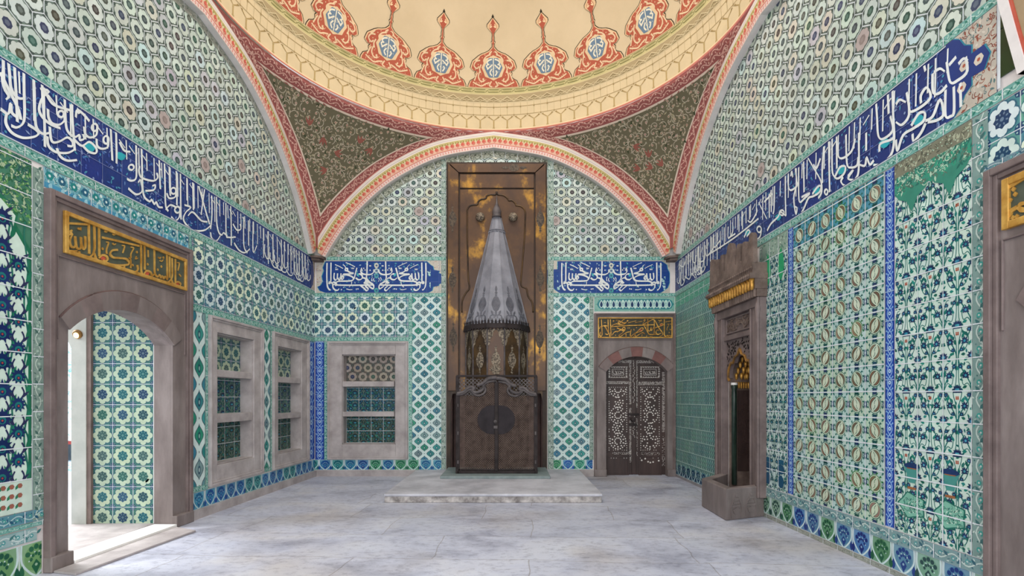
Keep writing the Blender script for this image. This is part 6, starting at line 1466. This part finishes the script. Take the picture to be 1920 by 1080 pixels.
PL2 = [[(130, 165), (150, 160), (146, 240)], [(132, 250), (132, 312)], [(590, 335), (602, 350), (620, 345)], [(690, 370), (696, 384), (715, 380)], [(612, 470), (636, 480), (612, 560), (616, 610)], [(685, 485), (700, 500), (722, 490)], [(800, 510), (828, 520), (806, 600)], [(905, 530), (935, 545), (905, 610), (905, 660)], [(1108, 565), (1112, 650)],
 [(1232, 650), (1246, 665), (1262, 650)], [(1250, 690), (1270, 700), (1290, 680)], [(1455, 715), (1482, 725), (1466, 810)], [(110, 480), (126, 505), (146, 490)], [(155, 570), (260, 576)], [(270, 300), (285, 320), (302, 300), (300, 330)], [(970, 640), (960, 670), (985, 660)], [(880, 660), (900, 680), (902, 780)], [(1480, 850), (1500, 880)]]
plaque(fleft, (4.776, 6.47, 2.826, 3.215), .0315, 'dark green plaque with gilded calligraphy over the open doorway of the left wall', PL, PL2, conv(uvl, 100, 380, 6.352, .03), .021, 'plaque_green', [(565, 550), (975, 590), (1225, 800), (1105, 735), (1268, 762), (925, 745), (1292, 655)], [((570, 660), .035, .022), ((1097, 838), .035, .024), ((1456, 966), .035, .02)], .038)
PB = [[(200, 165), (208, 300), (215, 500), (182, 532), (165, 502), (180, 440)], [(345, 165), (350, 320), (352, 478), (312, 492), (290, 472)], [(265, 300), (310, 370), (350, 450)], [(165, 372), (172, 332), (265, 302), (330, 310)], [(395, 165), (402, 350), (412, 508), (382, 532), (380, 490), (400, 440)], [(415, 326), (700, 304), (1100, 290), (1345, 282)],
 [(425, 302), (522, 262), (610, 276), (700, 262), (752, 226), (700, 242), (642, 222), (662, 182), (705, 166)], loop(590, 225, 24), [(540, 350), (622, 392), (562, 422), (482, 442), (432, 516)], [(622, 392), (560, 430), (540, 445)], loop(690, 366, 28), [(715, 380), (702, 412), (662, 412), (622, 372)],
 [(712, 402), (642, 472), (582, 512), (622, 532), (742, 452), (822, 432), (852, 382), (832, 472), (832, 522), (862, 522), (922, 470), (982, 432), (1042, 370), (1092, 348), (1108, 380), (1072, 420), (1002, 442), (942, 472), (932, 512), (962, 532), (1042, 480), (1102, 452), (1142, 482)], [(1130, 300), (1182, 390), (1222, 462), (1242, 490), (1320, 494), (1402, 490)],
 [(1100, 278), (1220, 220), (1342, 172), (1440, 330), (1540, 482), (1470, 540)], [(1210, 160), (1214, 300), (1216, 402), (1262, 412), (1282, 340), (1292, 412), (1342, 330)], [(1352, 180), (1352, 330), (1350, 462), (1322, 502)], [(1462, 402), (1412, 402), (1388, 452), (1432, 492), (1502, 462)], [(1365, 352), (1442, 322), (1542, 290), (1512, 255), (1472, 280)], [(1570, 160), (1570, 340), (1572, 502), (1602, 532), (1642, 510), (1655, 535), (1685, 510), (1702, 535), (1735, 508)]]
PB2 = [[(1600, 222), (1740, 195)], [(785, 238), (960, 196)], [(935, 236), (1090, 206)], loop(770, 196, 12), loop(465, 200, 10), loop(1140, 185, 16), [(1155, 190), (1100, 260)], [(1630, 270), (1670, 275), (1630, 360), (1632, 400)], [(1700, 260), (1718, 275), (1738, 260)], [(1690, 375), (1708, 392), (1730, 375)], [(1440, 180), (1470, 200), (1460, 240)], loop(1500, 190, 14), [(1675, 440), (1680, 465)], [(905, 370), (915, 405)], [(720, 500), (740, 480), (735, 540)], [(1080, 540), (1090, 490)], [(1180, 340), (1190, 300)]]
u0_, u1_, v0_, v1_ = px(1120.3), px(1259.6), py(634.5), py(596)
plaque(fback, (u0_, u1_, v0_, v1_), .0315, 'dark plaque with gilded calligraphy over the red-banded arch of the inlaid door', PB, PB2, conv(uvb, 1110, 585, 11.636, .03), .0165, 'plaque_black', [(445, 380), (475, 380), (530, 182), (560, 182), (780, 352), (810, 352), (965, 345), (510, 510), (1185, 530), (1270, 540), (1300, 535), (905, 535), (265, 235), (290, 235)], [((1050, 396), .034, .014), ((1500, 285), .02, .012)], .022)
PR = [[(280, 466), (360, 415), (480, 340)], [(520, 640), (450, 650), (432, 690), (500, 720), (440, 730), (400, 690)], [(400, 690), (330, 735), (305, 790), (258, 822)], [(560, 420), (565, 700)]]
plaque(fright, (1.95, uvr(1880, 400, .05)[0], uvr(1882, 432, .05)[1], uvr(1880, 338, .05)[1]), .0315, 'dark green plaque with gilded calligraphy and broad gold frame at the right edge', PR, [], conv(uvr, 1850, 280, 6.357, .03), .024, 'plaque_green', [(355, 475), (375, 535), (315, 605), (395, 800), (350, 815)], (), .05)
